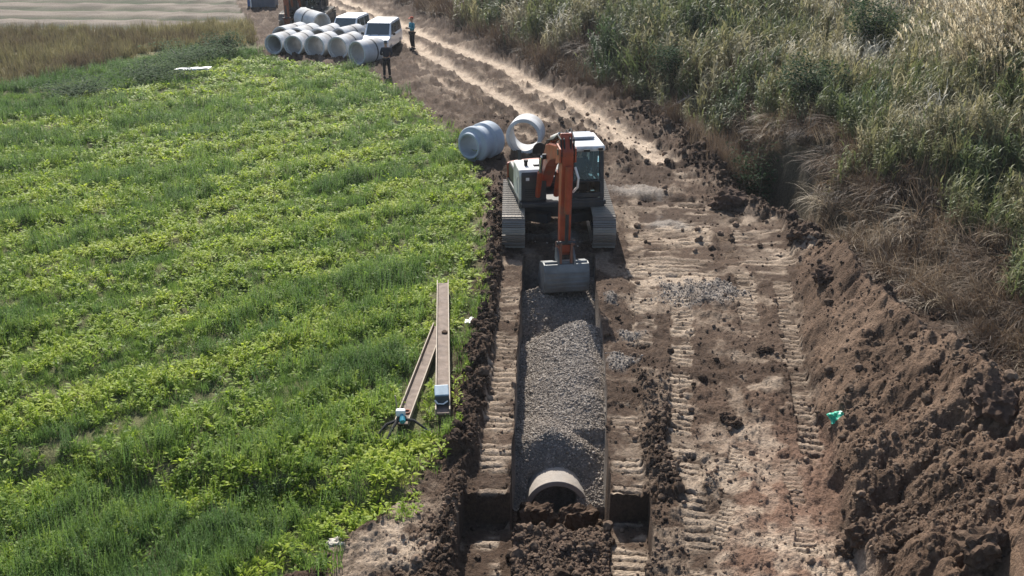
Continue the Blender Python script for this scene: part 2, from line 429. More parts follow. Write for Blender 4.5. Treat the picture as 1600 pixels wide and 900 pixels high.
def terrain(X, Y, want_col=True):
    X = np.asarray(X, float); Y = np.asarray(Y, float)
    ol, tl, tr, orr, fe = xOL(Y), xTL(Y), xTR(Y), xOR(Y), xFE(Y)
    wob = (fbm(X, Y, .9, 3, 3) - .5)
    big = fbm(X, Y, 6, 3, 11) - .5
    f1 = fbm(X, Y, .5, 4, 21); f2 = fbm(X, Y, .16, 3, 31)
    lm1 = lumps(X, Y, .16, 41); lm2 = lumps(X, Y, .34, 43); lm3 = lumps(X, Y, .075, 47)
    z = .10 * big + .05 * wob
    col = np.zeros(X.shape + (3,)) + COL['mid']
    # --- masks
    field = sstep(.12, -.25, X - fe + .5 * wob) * np.where(X > xYARD(Y), sstep(.5, -.5, Y - yTOP(X) + 2 * wob), 1.0)
    dirt = 1 - field
    di = xDI(Y); dd = X - di
    ov = fbm(X, Y, .35, 3, 5) - .5
    hill = sstep(-.5, .9, dd + 1.2 * ov)
    # --- dirt base relief
    crumb = (f2 - .5) * .075 + lm3 * .028 + (fbm(X, Y, .07, 2, 33) - .5) * .03
    z = z + dirt * ((f1 - .5) * .13 + (fbm(X, Y, 1.6, 3, 23) - .5) * .16 + crumb + .06 * lm2 * sstep(.5, .62, fbm(X, Y, 1.1, 2, 25)))
    # darkness of soil
    dk = sstep(.40, .58, fbm(X, Y, 1.1, 5, 61, .6))[..., None]
    col = col * (1 - .75 * dk) + COL['dark'] * .75 * dk
    pl = (sstep(.54, .66, fbm(X * .8, Y * .7, .7, 5, 67, .6)) * .42)[..., None]
    col = col * (1 - pl) + COL['tan'] * pl * .8 + COL['mid'] * pl * .2
    # red brown nearer the bottom right
    rd = (sstep(19, 13, Y) * sstep(0, 2, X - orr) * .55 * sstep(.4, .6, fbm(X, Y, 1.6, 3, 71)))[..., None]
    col = col * (1 - rd) + COL['red'] * rd
    rough_amt = np.zeros(X.shape)
    # --- left bank between field edge and outer left line
    bank = sstep(-.3, .15, X - fe) * sstep(.06, -.1, X - ol) * sstep(34, 27, Y)
    bank2 = bank * sstep(.5, 1.0, (X - fe) / np.maximum(ol - fe, .3) + (Y > 15) * .5)
    z = z + bank2 * (.08 + .12 * lm2 + .07 * lm1 + .22 * (f1 - .35) + .06 * (f2 - .5))
    b3 = bank2[..., None] * .85
    col = col * (1 - b3) + COL['dark'] * 1.15 * b3
    rough_amt += bank2
    # loose rough strip to the right of the outer right line
    rs = sstep(-.25, .1, X - orr + .5 * wob) * sstep(1.0, .5, X - orr + 1.2 * wob) * sstep(19.5, 17, Y) * (.25 + .75 * sstep(.38, .55, fbm(X, Y, .8, 3, 27)))
    z = z + rs * (.02 + .09 * lm2 + .06 * lm1 + .14 * (f1 - .4))
    r3 = rs[..., None] * .7
    col = col * (1 - r3) + COL['dark'] * 1.3 * r3
    rough_amt += rs
    # churned dirt along the far road sides
    fr = dirt * sstep(30, 36, Y) * (1 - hill)
    z = z + fr * (.08 * lm2 + .05 * lm1 + .26 * (f1 - .5) + .2 * wob)
    c3 = (fr * .55 * sstep(.42, .56, fbm(X, Y, 1.4, 4, 63)))[..., None]; col = col * (1 - c3) + COL['dark'] * 1.1 * c3
    # ridge of earth along the ditch
    rdg = np.exp(-((dd + .9 + .5 * wob) / .7) ** 2) * sstep(22, 26, Y)
    z = z + rdg * (.2 + .14 * lm2 + .06 * lm1 + .3 * (f1 - .4))
    c3 = (rdg * .8)[..., None]; col = col * (1 - c3) + COL['dark'] * 1.2 * c3
    rough_amt += rdg
    # --- pale patches, gravel
    for px, py, r, st in PATCH:
        q = G(px, py)
        d = np.hypot((X - q[0]) / st, Y - q[1]) / r + 1.5 * ov
        k = (sstep(1.0, .3, d) * .62 * (.4 + .6 * sstep(.35, .6, f1)))[..., None]
        if k.max() > 0: col = col * (1 - k) + COL['tan'] * k
    grav = np.zeros(X.shape)
    for px, py, r, st in GRAV:
        q = G(px, py)
        d = np.hypot((X - q[0]) / st, Y - q[1]) / r + 1.3 * ov
        k = sstep(1.0, .2, d); grav = np.maximum(grav, k * .8)
        z = z + k * .08
    # --- far road ruts
    for P, w, t in _RW:
        m = near(P, X, Y, w * 2)
        if m.any():
            d, s, l = seg_coord(P, X[m], Y[m])
            d = d + .6 * ov[m] + .3 * wob[m]
            k = sstep(w * .6, w * .22, d)
            dq = 1.0 if t > .4 else .25
            z[m] = z[m] * (1 - .75 * k * dq); z[m] += dq * (-.05 * k + .05 * sstep(w * .4, w * .65, d) * sstep(w * 1.1, w * .7, d))
            kk = (k * t * (.6 + .4 * sstep(.3, .55, f1[m])))[..., None]
            col[m] = col[m] * (1 - kk) + COL['tan'] * 1.12 * kk
    # --- track prints
    for P, w, pi, dp, t in _PW:
        m = near(P, X, Y, w)
        if not m.any(): continue
        d, s, l = seg_coord(P, X[m], Y[m])
        inside = sstep(w * .52, w * .44, d + .12 * ov[m]) * sstep(0.0, .2, s) * sstep(l, l - .2, s) if l < 3 else sstep(w * .52, w * .44, d + .12 * ov[m])
        keep = sstep(.34, .52, fbm(X[m] * .8, Y[m] * 1.2, .55, 3, 77))
        ph = (s + .05 * ov[m] + .03 * np.sin(X[m] * 3)) / pi
        if w > 1: keep = sstep(.47, .58, fbm(X[m] * .45, Y[m] * 2.2, .7, 4, 79))
        fr_ = np.abs((ph % 1) - .5) * 2            # 0 mid bar, 1 groove
        rb = _h(np.floor(ph), np.floor(ph) * 0 + 3, 17); rb2 = _h(np.floor(ph + .5), np.floor(ph) * 0 + 9, 19)
        inside = inside * np.where(w < 1, sstep(w * (.40 + .2 * rb), w * (.34 + .2 * rb), d + .12 * ov[m]), 1)
        groove = sstep(.50 + .22 * rb2, .74 + .2 * rb2, fr_) * (.45 + .75 * rb2)
        k = inside * keep
        flat = inside * .8
        z[m] = z[m] * (1 - flat) + (-.02) * flat * 1.0 + .25 * z[m] * flat
        z[m] -= k * groove * dp * 1.9
        z[m] += k * (1 - groove) * .012
        kk = (k * (1 - groove) * t * (.45 + .55 * rb))[..., None]
        col[m] = col[m] * (1 - kk) + COL['tan'] * kk
        kk = (k * groove * .9)[..., None]
        col[m] = col[m] * (1 - kk) + COL['dark'] * 1.0 * kk
        rough_amt[m] *= 1 - inside
    # raised rim of squeezed earth beside the main tracks is left to the lumps
    # --- left and right strips beside the trench stay level with a slight sag
    strip = (((X > ol) & (X < tl)) | ((X > tr) & (X < orr))) & (Y < TR1)
    z = np.where(strip, z - .05, z)
    # --- trench and lower bench
    intr = (X > tl) & (X < tr) & (Y < TR1)
    cx = (X - (tl + tr) / 2) / np.maximum((tr - tl) / 2, .1)          # -1..1 across
    def cone(px, py, pz, k_side, k_back, k_near):
        q = G(px, py, pz); dy = Y - q[1]
        return pz - np.sqrt((k_side * (X - q[0])) ** 2 + (np.where(dy > 0, k_back, k_near) * dy) ** 2 + .004)
    fill = np.interp(Y, [14, 15.6, 16.05, 16.5, 16.9, 17.8, 19.0, 20.0, 20.6, 22.6, 23.4, 24.2, 25.1], [-.7, -1.38, -1.2, -1.0, -.82, -.84, -.84, -.86, -1.12, -1.12, -.78, -.68, -.75])
    fill = fill - .22 * np.clip(-cx, 0, 1) + .12 * np.clip(cx, -.2, 1) * sstep(16.5, 18, Y)
    ne = 1.3 * np.clip(17.1 - Y, 0, None)
    gz = np.maximum(fill, cone(902, 499, .02, .62, .95, .15) - ne)
    gz = np.maximum(gz, cone(860, 668, -.36, .55, .35, 1.25))
    gz = np.maximum(gz, cone(928, 610, -.24, .6, .4, .35) - ne)
    gz = np.maximum(gz, cone(835, 450, -.36, .6, .9, .9))
    gz = np.where((np.abs(X - .73) < .44) & (Y < 16.25), np.minimum(gz, -1.9), gz)
    gz = np.minimum(gz + .08 * (f1 - .5) + .12 * wob + .02 * (f2 - .5), .02)
    front = Y < 15.65
    sz = np.interp(Y, [8, 12.0, 13.3, 13.8, 14.2, 14.7, 15.2, 15.7], [-.50, -.50, -.50, -.62, -1.12, -1.48, -1.6, -1.6]) + .08 * lm2 + .06 * lm1 + .22 * (f1 - .5) + .06 * (f2 - .5)
    zt = np.where(front, sz, gz)
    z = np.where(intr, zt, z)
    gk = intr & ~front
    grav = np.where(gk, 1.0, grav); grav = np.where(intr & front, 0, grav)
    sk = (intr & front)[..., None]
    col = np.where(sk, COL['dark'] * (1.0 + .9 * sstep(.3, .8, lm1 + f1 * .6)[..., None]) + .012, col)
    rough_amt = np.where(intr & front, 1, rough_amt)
    # lower bench at both sides in front of the trench
    low = ((X > ol) & (X <= tl) | (X >= tr) & (X < orr)) & (Y < TR0)
    zl = STEP + z * .6
    z = np.where(low, zl, z)
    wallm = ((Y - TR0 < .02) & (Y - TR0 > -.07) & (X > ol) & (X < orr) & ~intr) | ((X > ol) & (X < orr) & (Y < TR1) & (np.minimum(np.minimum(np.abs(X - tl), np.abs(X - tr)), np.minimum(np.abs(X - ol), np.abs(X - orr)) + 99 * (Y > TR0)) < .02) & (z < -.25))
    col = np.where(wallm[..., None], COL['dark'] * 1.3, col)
    gcol = COL['grav'] * (.75 + .6 * (f2[..., None] - .3))
    gg = grav[..., None]
    col = col * (1 - gg) + gcol * gg
    # --- spoil heap
    te, cr_, cz = xTOE(Y), xCR(Y), zCR(Y)
    tend = sstep(HEAP1 + .6, HEAP1 - 1.2, Y)
    a = (X - te) / np.maximum(cr_ - te, .3) + .35 * wob
    prof = np.where(a < 1, sstep(-.05, 1.0, a) ** .85 if False else np.clip(a, 0, 1) ** .85, np.clip(1 - (a - 1) * .85, 0, 1))
    hp = prof * cz * tend
    hmask = sstep(.02, .2, hp)
    rill = fbm(X * 1.0 + Y * .25, Y * .35 + X * .1, .5, 3, 81) - .5
    low_ = sstep(18.5, 13.5, Y)
    dump = vn(Y * .55 + .12 * X, Y * 0 + 3.3, 107) - .5
    hz_ = hp * (1 + .35 * big + .55 * dump) + hmask * (.30 * rill * (.4 + .6 * low_) + .06 * lm2 * low_ + .025 * lm1 * (.2 + low_) + .16 * lumps(X, Y, .9, 87) * (.15 + low_) + .16 * wob + .14 * (f1 - .5) + .05 * (f2 - .5))
    z = z + hz_
    h3 = (hmask * .92)[..., None]
    hc = np.array([.088, .056, .037]) + (np.array([.150, .099, .067]) - np.array([.088, .056, .037])) * sstep(.4, .7, fbm(X, Y, .8, 4, 91))[..., None]
    col = col * (1 - h3) + hc * h3
    rough_amt += hmask * (.12 + .42 * low_ * sstep(.4, .6, fbm(X, Y, .9, 3, 93)))
    # --- ditch and hill side
    dip = -.85 * np.exp(-((dd - .5) / .9) ** 2) * sstep(24, 28, Y) * sstep(48, 36, Y)
    rise = 4.6 * (1 - np.exp(-np.clip(dd - .7, 0, None) * .10)) + .012 * np.clip(dd, 0, None) 
    pq = G(1212, 302)
    dip = dip - 1.7 * sstep(1.35, .75, np.hypot((X - pq[0]) / 1.1, (Y - pq[1] - .6) / 2.4) + .5 * wob) + 1.0 * sstep(.55, 1.0, dd + .5 * wob) * sstep(25, 28, Y)
    z = z + dip + rise + hill * (.5 * (fbm(X, Y, 3, 3, 95) - .5) + .1 * wob)
    h4 = (hill * (1 - hmask))[..., None]
    hcol = COL['hill'] * (.6 + .9 * fbm(X, Y, 2.2, 3, 97)[..., None])
    col = col * (1 - h4) + hcol * h4
    # --- field
    f4 = field[..., None]
    fcol = COL['field'] * (.6 + .8 * fbm(X, Y, .6, 3, 99)[..., None])
    yb = Y + .10 * X
    dry = sstep(-.8, .8, Y - yDRY(X) + 4 * wob)
    fcol = fcol * (1 - dry[..., None]) + COL['straw'] * dry[..., None]
    pg = sstep(-.6, .6, Y - yPLO(X) + 3 * wob)
    bed = .5 + .5 * np.cos((yb + 2.2 * big + .8 * wob) * 2 * np.pi / 4.6)
    pc = COL['plough'] * (.8 + .5 * (f1[..., None] - .4)) * (1 - .62 * sstep(.45, .9, bed + .5 * wob + .6 * (f1 - .5))[..., None]) * (1 - .35 * sstep(.55, .7, fbm(X * .3, Y, 1.2, 4, 105, .6))[..., None]) + np.array([.0, .02, .0]) * sstep(.5, .9, bed)[..., None]
    fcol = fcol * (1 - pg[..., None]) + pc * pg[..., None]
    z = z - field * pg * .22 * sstep(.5, 1, bed)
    col = col * (1 - f4) + fcol * f4
    z = z - field * .30 * sstep(.28, -.28, Y - yBNK(X) + .5 * wob) * sstep(17, 15.5, Y)
    # low ridges and furrows of the weedy field
    row = .5 + .5 * np.cos((.76 * Y - .65 * X + 1.0 * big) * 2 * np.pi / 2.0)
    z = z + field * (.09 * row + .10 * (fbm(X, Y, 1.2, 3, 101) - .5))
    if want_col: return z, np.clip(col, .01, .8), rough_amt, grav
    return z

def hz(x, y):
    return float(terrain(np.array([float(x)]), np.array([float(y)]), False)[0])

def build_ground():
    pys = np.arange(1015, -6, -1.75)
    rows = [G(800, p)[1] for p in pys]
    rows = [-80, -20, 0, 5, 8] + [r for r in rows if r > 8.2] + [90, 100, 120, 160, 240, 400, 800, 1500]
    rows = sorted(set(rows) | {TR0 - .012, TR0 + .012, TR1 - .015, TR1 + .015})
    Yr = np.array(rows)
    zc = np.maximum(Yr * cp + CH * sp, 12)
    far = np.maximum(Yr, 60) * 1.2 + 20
    K = [-far, np.minimum((380 - 800) / FPX * zc, xOL(Yr) - 2), xOL(Yr), xTL(Yr), xTR(Yr), xOR(Yr), np.maximum((1650 - 800) / FPX * zc, xOR(Yr) + 2), far]
    ns = [60, 270, 38, 84, 40, 400, 50]
    cols = []
    e = .008
    for i, n in enumerate(ns):
        t = np.linspace(0, 1, n)
        a, b = K[i], K[i + 1]
        if i in (2, 3, 4, 5): a = a + e
        if i in (1, 2, 3, 4): b = b - e
        if i == 0: t = 1 - (1 - t) ** 2.2
        if i == 6: t = t ** 2.2
        if i in (0, 5): t = t[:-1] if i == 0 else t
        if i == 6: t = t[1:]
        if i == 5: t = .55 * t + .45 * t ** 1.5
        cols.append(a[:, None] * (1 - t) + b[:, None] * t)
    X = np.concatenate(cols, 1)
    Y = np.repeat(Yr[:, None], X.shape[1], 1)
    z, col, rgh, gr = terrain(X, Y)
    nr, nc = X.shape
    co = np.stack([X, Y, z], -1).reshape(-1, 3).astype(np.float32)
    i = np.arange((nr - 1) * (nc - 1)); r = i // (nc - 1); c = i % (nc - 1)
    q = np.stack([r * nc + c, r * nc + c + 1, (r + 1) * nc + c + 1, (r + 1) * nc + c], -1).astype(np.int32)
    me = bpy.data.meshes.new('ground')
    me.vertices.add(len(co)); me.vertices.foreach_set('co', co.ravel())
    me.loops.add(q.size); me.loops.foreach_set('vertex_index', q.ravel())
    me.polygons.add(len(q)); me.polygons.foreach_set('loop_start', np.arange(0, q.size, 4, dtype=np.int32))
    at = me.color_attributes.new('soil', 'FLOAT_COLOR', 'POINT')
    at.data.foreach_set('color', np.concatenate([col.reshape(-1, 3), np.ones((len(co), 1))], 1).astype(np.float32).ravel())
    me.update(); me.validate()
    nz = np.zeros(len(q) * 3, np.float32); me.polygons.foreach_get('normal', nz)
    me.polygons.foreach_set('use_smooth', np.abs(nz.reshape(-1, 3)[:, 2]) > .35)
    o = link('ground', me)
    tag(o, 'brown churned earth with track prints between green field and hillside', kind='structure')
    m = bpy.data.materials.new('soil')
    nt, N, L, b = nodes_of(m)
    a = N.new('ShaderNodeAttribute'); a.attribute_name = 'soil'
    ge = N.new('ShaderNodeNewGeometry')
    n1 = N.new('ShaderNodeTexNoise'); n1.inputs['Scale'].default_value = 14; n1.inputs['Detail'].default_value = 8; n1.inputs['Roughness'].default_value = .7
    L.new(ge.outputs['Position'], n1.inputs['Vector'])
    rr = N.new('ShaderNodeMapRange'); rr.inputs[1].default_value = .3; rr.inputs[2].default_value = .7; rr.inputs[3].default_value = .55; rr.inputs[4].default_value = 1.5
    L.new(n1.outputs['Fac'], rr.inputs[0])
    mu = N.new('ShaderNodeVectorMath'); mu.operation = 'SCALE'
    L.new(a.outputs['Color'], mu.inputs[0]); L.new(rr.outputs[0], mu.inputs['Scale'])
    L.new(mu.outputs[0], b.inputs['Base Color'])
    b.inputs['Roughness'].default_value = .93; b.inputs['Specular IOR Level'].default_value = .15
    n2 = N.new('ShaderNodeTexNoise'); n2.inputs['Scale'].default_value = 24; n2.inputs['Detail'].default_value = 6; n2.inputs['Roughness'].default_value = .65
    L.new(ge.outputs['Position'], n2.inputs['Vector'])
    bp = N.new('ShaderNodeBump'); bp.inputs['Strength'].default_value = 1.0; bp.inputs['Distance'].default_value = .06
    L.new(n2.outputs['Fac'], bp.inputs['Height']); L.new(bp.outputs[0], b.inputs['Normal'])
    me.materials.append(m)
    return o
build_ground()

# ------------------------------------------------------------------ scatter through geometry nodes (stuff)
def scatter(name, label, cat, pts, rot, scl, idx, tint, protos):
    pts = np.asarray(pts, np.float32)
    n = len(pts)
    coll = bpy.data.collections.new(name + '_kinds')
    for k, me in enumerate(protos):
        coll.objects.link(bpy.data.objects.new('%s_kind%02d' % (name, k), me))
    me = bpy.data.meshes.new(name)
    me.vertices.add(n); me.vertices.foreach_set('co', pts.ravel())
    for nm, ty, val, key in (('rot', 'FLOAT_VECTOR', rot, 'vector'), ('scl', 'FLOAT_VECTOR', scl, 'vector'), ('idx', 'INT', idx, 'value'), ('tint', 'FLOAT', tint, 'value')):
        v = np.asarray(val)
        if nm == 'scl' and v.ndim == 1: v = np.repeat(v[:, None], 3, 1)
        at = me.attributes.new(nm, ty, 'POINT')
        at.data.foreach_set(key, v.astype(np.int32 if ty == 'INT' else np.float32).ravel())
    me.update()
    ng = bpy.data.node_groups.new(name + '_scatter', 'GeometryNodeTree')
    ng.interface.new_socket('Geometry', in_out='INPUT', socket_type='NodeSocketGeometry')
    ng.interface.new_socket('Geometry', in_out='OUTPUT', socket_type='NodeSocketGeometry')
    N, L = ng.nodes, ng.links
    gi, go = N.new('NodeGroupInput'), N.new('NodeGroupOutput')
    ci = N.new('GeometryNodeCollectionInfo'); ci.inputs['Collection'].default_value = coll
    ci.inputs['Separate Children'].default_value = True; ci.inputs['Reset Children'].default_value = True
    ip = N.new('GeometryNodeInstanceOnPoints'); ip.inputs['Pick Instance'].default_value = True
    def na(nm, ty):
        a = N.new('GeometryNodeInputNamedAttribute'); a.data_type = ty; a.inputs['Name'].default_value = nm
        return a.outputs['Attribute']
    L.new(gi.outputs[0], ip.inputs['Points']); L.new(ci.outputs[0], ip.inputs['Instance'])
    L.new(na('idx', 'INT'), ip.inputs['Instance Index'])
    L.new(na('rot', 'FLOAT_VECTOR'), ip.inputs['Rotation'])
    L.new(na('scl', 'FLOAT_VECTOR'), ip.inputs['Scale'])
    L.new(ip.outputs[0], go.inputs[0])
    o = link(name, me)
    md = o.modifiers.new('scatter', 'NODES'); md.node_group = ng
    tag(o, label, cat, kind='stuff')
    return o

class Leafy:
    def __init__(s): s.v = []; s.f = []
    def blade(s, base, az, h, lean, w, segs=3, droop=1.0, fold=0.0):
        """tapering strip rising from base, bending outwards along azimuth az"""
        dx, dy = math.cos(az), math.sin(az); px, py = -dy, dx
        k0 = len(s.v)
        x = y = z = 0.0; ang = math.pi / 2 - lean * .35
        st = h / segs
        for i in range(segs + 1):
            t = i / segs
            ww = w * (1 - t ** 1.6) * .5 + w * .03
            s.v += [(base[0] + x * dx - px * ww, base[1] + x * dy - py * ww, base[2] + z), (base[0] + x * dx + px * ww, base[1] + x * dy + py * ww, base[2] + z)]
            x += math.cos(ang) * st; z += math.sin(ang) * st
            ang -= lean * droop / segs
        for i in range(segs): s.f.append((k0 + 2 * i, k0 + 2 * i + 1, k0 + 2 * i + 3, k0 + 2 * i + 2))
    def leaf(s, base, az, l, el, w, roll=0.0):
        """oval leaf folded along its middle"""
        d = Vector((math.cos(az) * math.cos(el), math.sin(az) * math.cos(el), math.sin(el)))
        sd = Vector((-math.sin(az), math.cos(az), 0)); up = d.cross(sd) * -1
        sd = (sd * math.cos(roll) + up * math.sin(roll))
        b = Vector(base); k = len(s.v)
        tip_d = (d + Vector((0, 0, -.45))).normalized()
        m = b + d * l * .5; t = m + tip_d * l * .5
        s.v += [tuple(b), tuple(m + sd * w * .5 + up * w * .15), tuple(t), tuple(m - sd * w * .5 + up * w * .15), tuple(m)]
        s.f += [(k, k + 1, k + 4), (k + 1, k + 2, k + 4), (k, k + 4, k + 3), (k + 4, k + 2, k + 3)]
    def mesh(s, name, m):
        me = bpy.data.meshes.new(name); me.from_pydata(s.v, [], s.f); me.materials.append(m); me.update()
        for p in me.polygons: p.use_smooth = True
        return me

U = random.uniform
def tuft(name, m, n, h, w, spread, lean=(.2, 1.0), az=None, segs=3):
    g = Leafy()
    for k in range(n):
        r = spread * math.sqrt(U(0, 1)); th = U(0, 6.283)
        a = U(0, 6.283) if az is None else random.gauss(az, .5)
        g.blade((r * math.cos(th), r * math.sin(th), -.02), a, h * U(.55, 1.1), U(*lean), w * U(.7, 1.3), segs)
    return g.mesh(name, m)
def broad(name, m, n, l, w, stem_h):
    g = Leafy()
    for k in range(n):
        th = k * 2.4 + U(-.4, .4); zf = U(0, 1)
        z = stem_h * (.15 + .85 * zf); el = U(-.1, .5) + .55 * zf
        g.leaf((.05 * math.cos(th), .05 * math.sin(th), z), th, l * U(.7, 1.2) * (1.1 - .35 * zf), el, w * U(.7, 1.2), U(-.4, .4))
    for k in range(2): g.blade((U(-.02, .02), U(-.02, .02), 0), U(0, 6), stem_h, .15, .02, 2)
    return g.mesh(name, m)
def stalks(name, m, n, h, spread, leaf_l, leaf_w, nl):
    g = Leafy()
    for k in range(n):
        r = spread * math.sqrt(U(0, 1)); th = U(0, 6.283); x, y = r * math.cos(th), r * math.sin(th)
        hh = h * U(.7, 1.1); a = U(0, 6.28)
        g.blade((x, y, 0), a, hh, .2, .02, 3)
        for j in range(nl):
            t = .15 + .85 * (j + U(0, .8)) / nl
            g.leaf((x, y, hh * t * .97), U(0, 6.28), leaf_l * U(.7, 1.2) * (1.15 - .6 * t), U(-.2, .9), leaf_w * U(.7, 1.2), U(-.5, .5))
    return g.mesh(name, m)
def reed(name, m, n, h, spread, plume=False):
    g = Leafy()
    for k in range(n):
        r = spread * math.sqrt(U(0, 1)); th = U(0, 6.283); x, y = r * math.cos(th), r * math.sin(th)
        hh = h * U(.6, 1.1); a = random.gauss(2.6, .9)
        g.blade((x, y, 0), a, hh, .35, .028, 4)
        for j in range(7):
            t = .25 + .7 * j / 7
            g.blade((x + .12 * t * t * math.cos(a) * hh, y + .12 * t * t * math.sin(a) * hh, hh * t * .93), random.gauss(a, 1.5), h * U(.18, .34), U(.9, 2.1), .05 * U(.6, 1.2), 3)
    return g.mesh(name, m)
def plume(name, m, n, h, spread):
    g = Leafy()
    for k in range(n):
        r = spread * math.sqrt(U(0, 1)); th = U(0, 6.283); x, y = r * math.cos(th), r * math.sin(th)
        hh = h * U(.75, 1.1); a = random.gauss(2.9, .35)
        g.blade((x, y, 0), a, hh, .35, .02, 3)
        tx, ty, tz = x + .19 * hh * math.cos(a), y + .19 * hh * math.sin(a), hh * .93
        for j in range(12):
            t = U(0, 1)
            g.blade((tx + .1 * t * math.cos(a), ty + .1 * t * math.sin(a), tz + .22 * t - .12), random.gauss(a, .6), U(.12, .28), U(.8, 1.8), .035, 2)
    return g.mesh(name, m)

L_weed = leafmat('weed_leaf', [(0, (.075, .145, .022)), (.35, (.155, .25, .026)), (.7, (.285, .385, .032)), (1, (.39, .46, .055))], .52, .55, .25)
L_grass = leafmat('field_grass_blade', [(0, (.09, .165, .045)), (.4, (.15, .24, .045)), (.75, (.23, .315, .05)), (1, (.34, .37, .08))], .52, .6, .18)
L_straw = leafmat('straw_blade', [(0, (.095, .066, .045)), (.4, (.145, .115, .066)), (.75, (.20, .18, .08)), (1, (.32, .28, .15))], .35, rough=.6)
L_reed = leafmat('reed_blade', [(0, (.055, .085, .038)), (.3, (.12, .145, .055)), (.6, (.225, .205, .105)), (.85, (.32, .29, .19)), (1, (.48, .45, .36))], .38, rough=.55, spec=.25)
L_plume = leafmat('plume_hair', [(0, (.30, .24, .14)), (.5, (.55, .48, .34)), (1, (.74, .68, .55))], .45, rough=.7)
L_thatch = leafmat('brown_thatch', [(0, (.060, .040, .028)), (.45, (.135, .092, .060)), (.8, (.24, .18, .12)), (1, (.42, .35, .25))], .3, rough=.6)
L_bush = leafmat('bush_leaf', [(0, (.018, .036, .018)), (.5, (.04, .07, .028)), (1, (.08, .12, .045))], .3)

def sample(y0, y1, xl, xr, dens, pmin=0):
    """random points on the ground; dens(x, y) plants per square metre (up to dmax)"""
    out = []
    ys = np.linspace(y0, y1, 40)
    for a, b in zip(ys[:-1], ys[1:]):
        m = (a + b) / 2
        l, r = xl(m), xr(m)
        if r <= l: continue
        d0 = dens(m)
        n = rng.poisson((b - a) * (r - l) * d0)
        out.append(np.stack([rng.uniform(l, r, n), rng.uniform(a, b, n)], 1))
    return np.concatenate(out)
zcam = lambda Y: Y * cp + CH * sp
frameL = lambda Y: (-60 - 800) / FPX * zcam(Y) - 1.0
frameR = lambda Y: (1660 - 800) / FPX * zcam(Y) + 1.5

# ---- weedy field
P = sample(10.8, 58, frameL, lambda y: xFE(y) + .3, lambda y: float(np.interp(y, [11, 16, 25, 40, 60], [105, 95, 62, 28, 16])))
X, Y = P[:, 0], P[:, 1]
edge = xFE(Y) - X
ua, va = X * .76 + Y * .65, -X * .65 + Y * .76
n0 = fbm(ua * .55, va, 1.3, 5, 201, .68); n1 = fbm(ua * .5, va, 1.5, 5, 203, .65); n2 = fbm(X, Y, .5, 3, 205)
big = fbm(X, Y, 6, 3, 11) - .5
row = .5 + .5 * np.cos((.76 * Y - .65 * X + 1.0 * big) * 2 * np.pi / 2.0)
gap = (row < .10) & (fbm(X, Y, 2.2, 2, 207) > .52)
PL = [(np.array([G(692, 648, .3), G(692, 444, .3)]), .2), (np.array([G(628, 660, .18), G(686, 508, .18)]), .22), (np.array([G(618, 672, .1), G(645, 655, .1)]), .3)]
clear = np.zeros(len(X), bool)
for P_, w in PL: clear |= seg_coord(P_, X, Y)[0] < w
keep = ((edge > .25) | (rng.random(len(X)) < .35)) & ~(gap & (rng.random(len(X)) < .7)) & ~clear
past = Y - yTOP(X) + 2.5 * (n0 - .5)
keep &= (past < 0) | ((X < xYARD(Y) + .3) & (Y < yDRY(X) + 3 * (n1 - .5)))
tall = sstep(.47, .60, n1 + .25 * (n2 - .5)); broadm = (n0 + .5 * (n2 - .5) + .26 * rng.standard_normal(len(X)) > .535 + .08 * tall)
X, Y, n0, n1, n2, tall, broadm, row, edge, past = [q[keep] for q in (X, Y, n0, n1, n2, tall, broadm, row, edge, past)]
Z = terrain(X, Y, False)
weed_strip = sstep(-1.0, 1.0, past)  # weeds past the end of the green field have darker leaves
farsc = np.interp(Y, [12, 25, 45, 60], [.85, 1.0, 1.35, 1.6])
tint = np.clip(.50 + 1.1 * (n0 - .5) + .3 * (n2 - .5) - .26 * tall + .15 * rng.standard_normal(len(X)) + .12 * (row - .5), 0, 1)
tint = np.clip(tint - .35 * weed_strip, 0, 1)
broadm &= weed_strip < .5
hsc = np.interp(Y, [12, 30, 45, 60], [1, .95, .8, .65])
gr_protos = [tuft('grass_tuft', L_grass, 22, .40, .014, .14), tuft('grass_tuft', L_grass, 26, .32, .013, .17, (.3, 1.4)), stalks('weed_stalks', L_grass, 7, .46, .15, .08, .018, 9),
             tuft('grass_tuft', L_grass, 30, .24, .012, .2, (.5, 1.7))]
br_protos = [broad('broad_weed', L_weed, 13, .17, .07, .16), broad('broad_weed', L_weed, 17, .14, .05, .22), stalks('leafy_weed', L_weed, 4, .28, .1, .13, .045, 7), broad('broad_weed', L_weed, 10, .21, .08, .1)]
def rots(n, tilt): return np.stack([rng.normal(0, tilt, n), rng.normal(0, tilt, n), rng.uniform(0, 6.283, n)], 1)
m = ~broadm
k = m.sum()
idx = np.where(tall[m] > .5, rng.choice([0, 0, 2, 2, 1], k), rng.choice([1, 3, 3, 0, 1], k))
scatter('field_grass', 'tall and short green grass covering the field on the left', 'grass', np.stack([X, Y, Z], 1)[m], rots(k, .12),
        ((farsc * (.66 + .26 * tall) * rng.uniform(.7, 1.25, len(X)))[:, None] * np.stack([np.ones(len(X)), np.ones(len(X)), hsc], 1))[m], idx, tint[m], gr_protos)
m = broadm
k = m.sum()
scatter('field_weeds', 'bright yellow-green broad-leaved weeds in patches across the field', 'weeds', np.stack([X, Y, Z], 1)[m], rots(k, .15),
        ((farsc * rng.uniform(.5, 1.1, len(X)))[:, None] * np.stack([np.ones(len(X)), np.ones(len(X)), hsc], 1))[m], rng.integers(0, 4, k), np.clip(tint[m] + .16, 0, 1), br_protos)

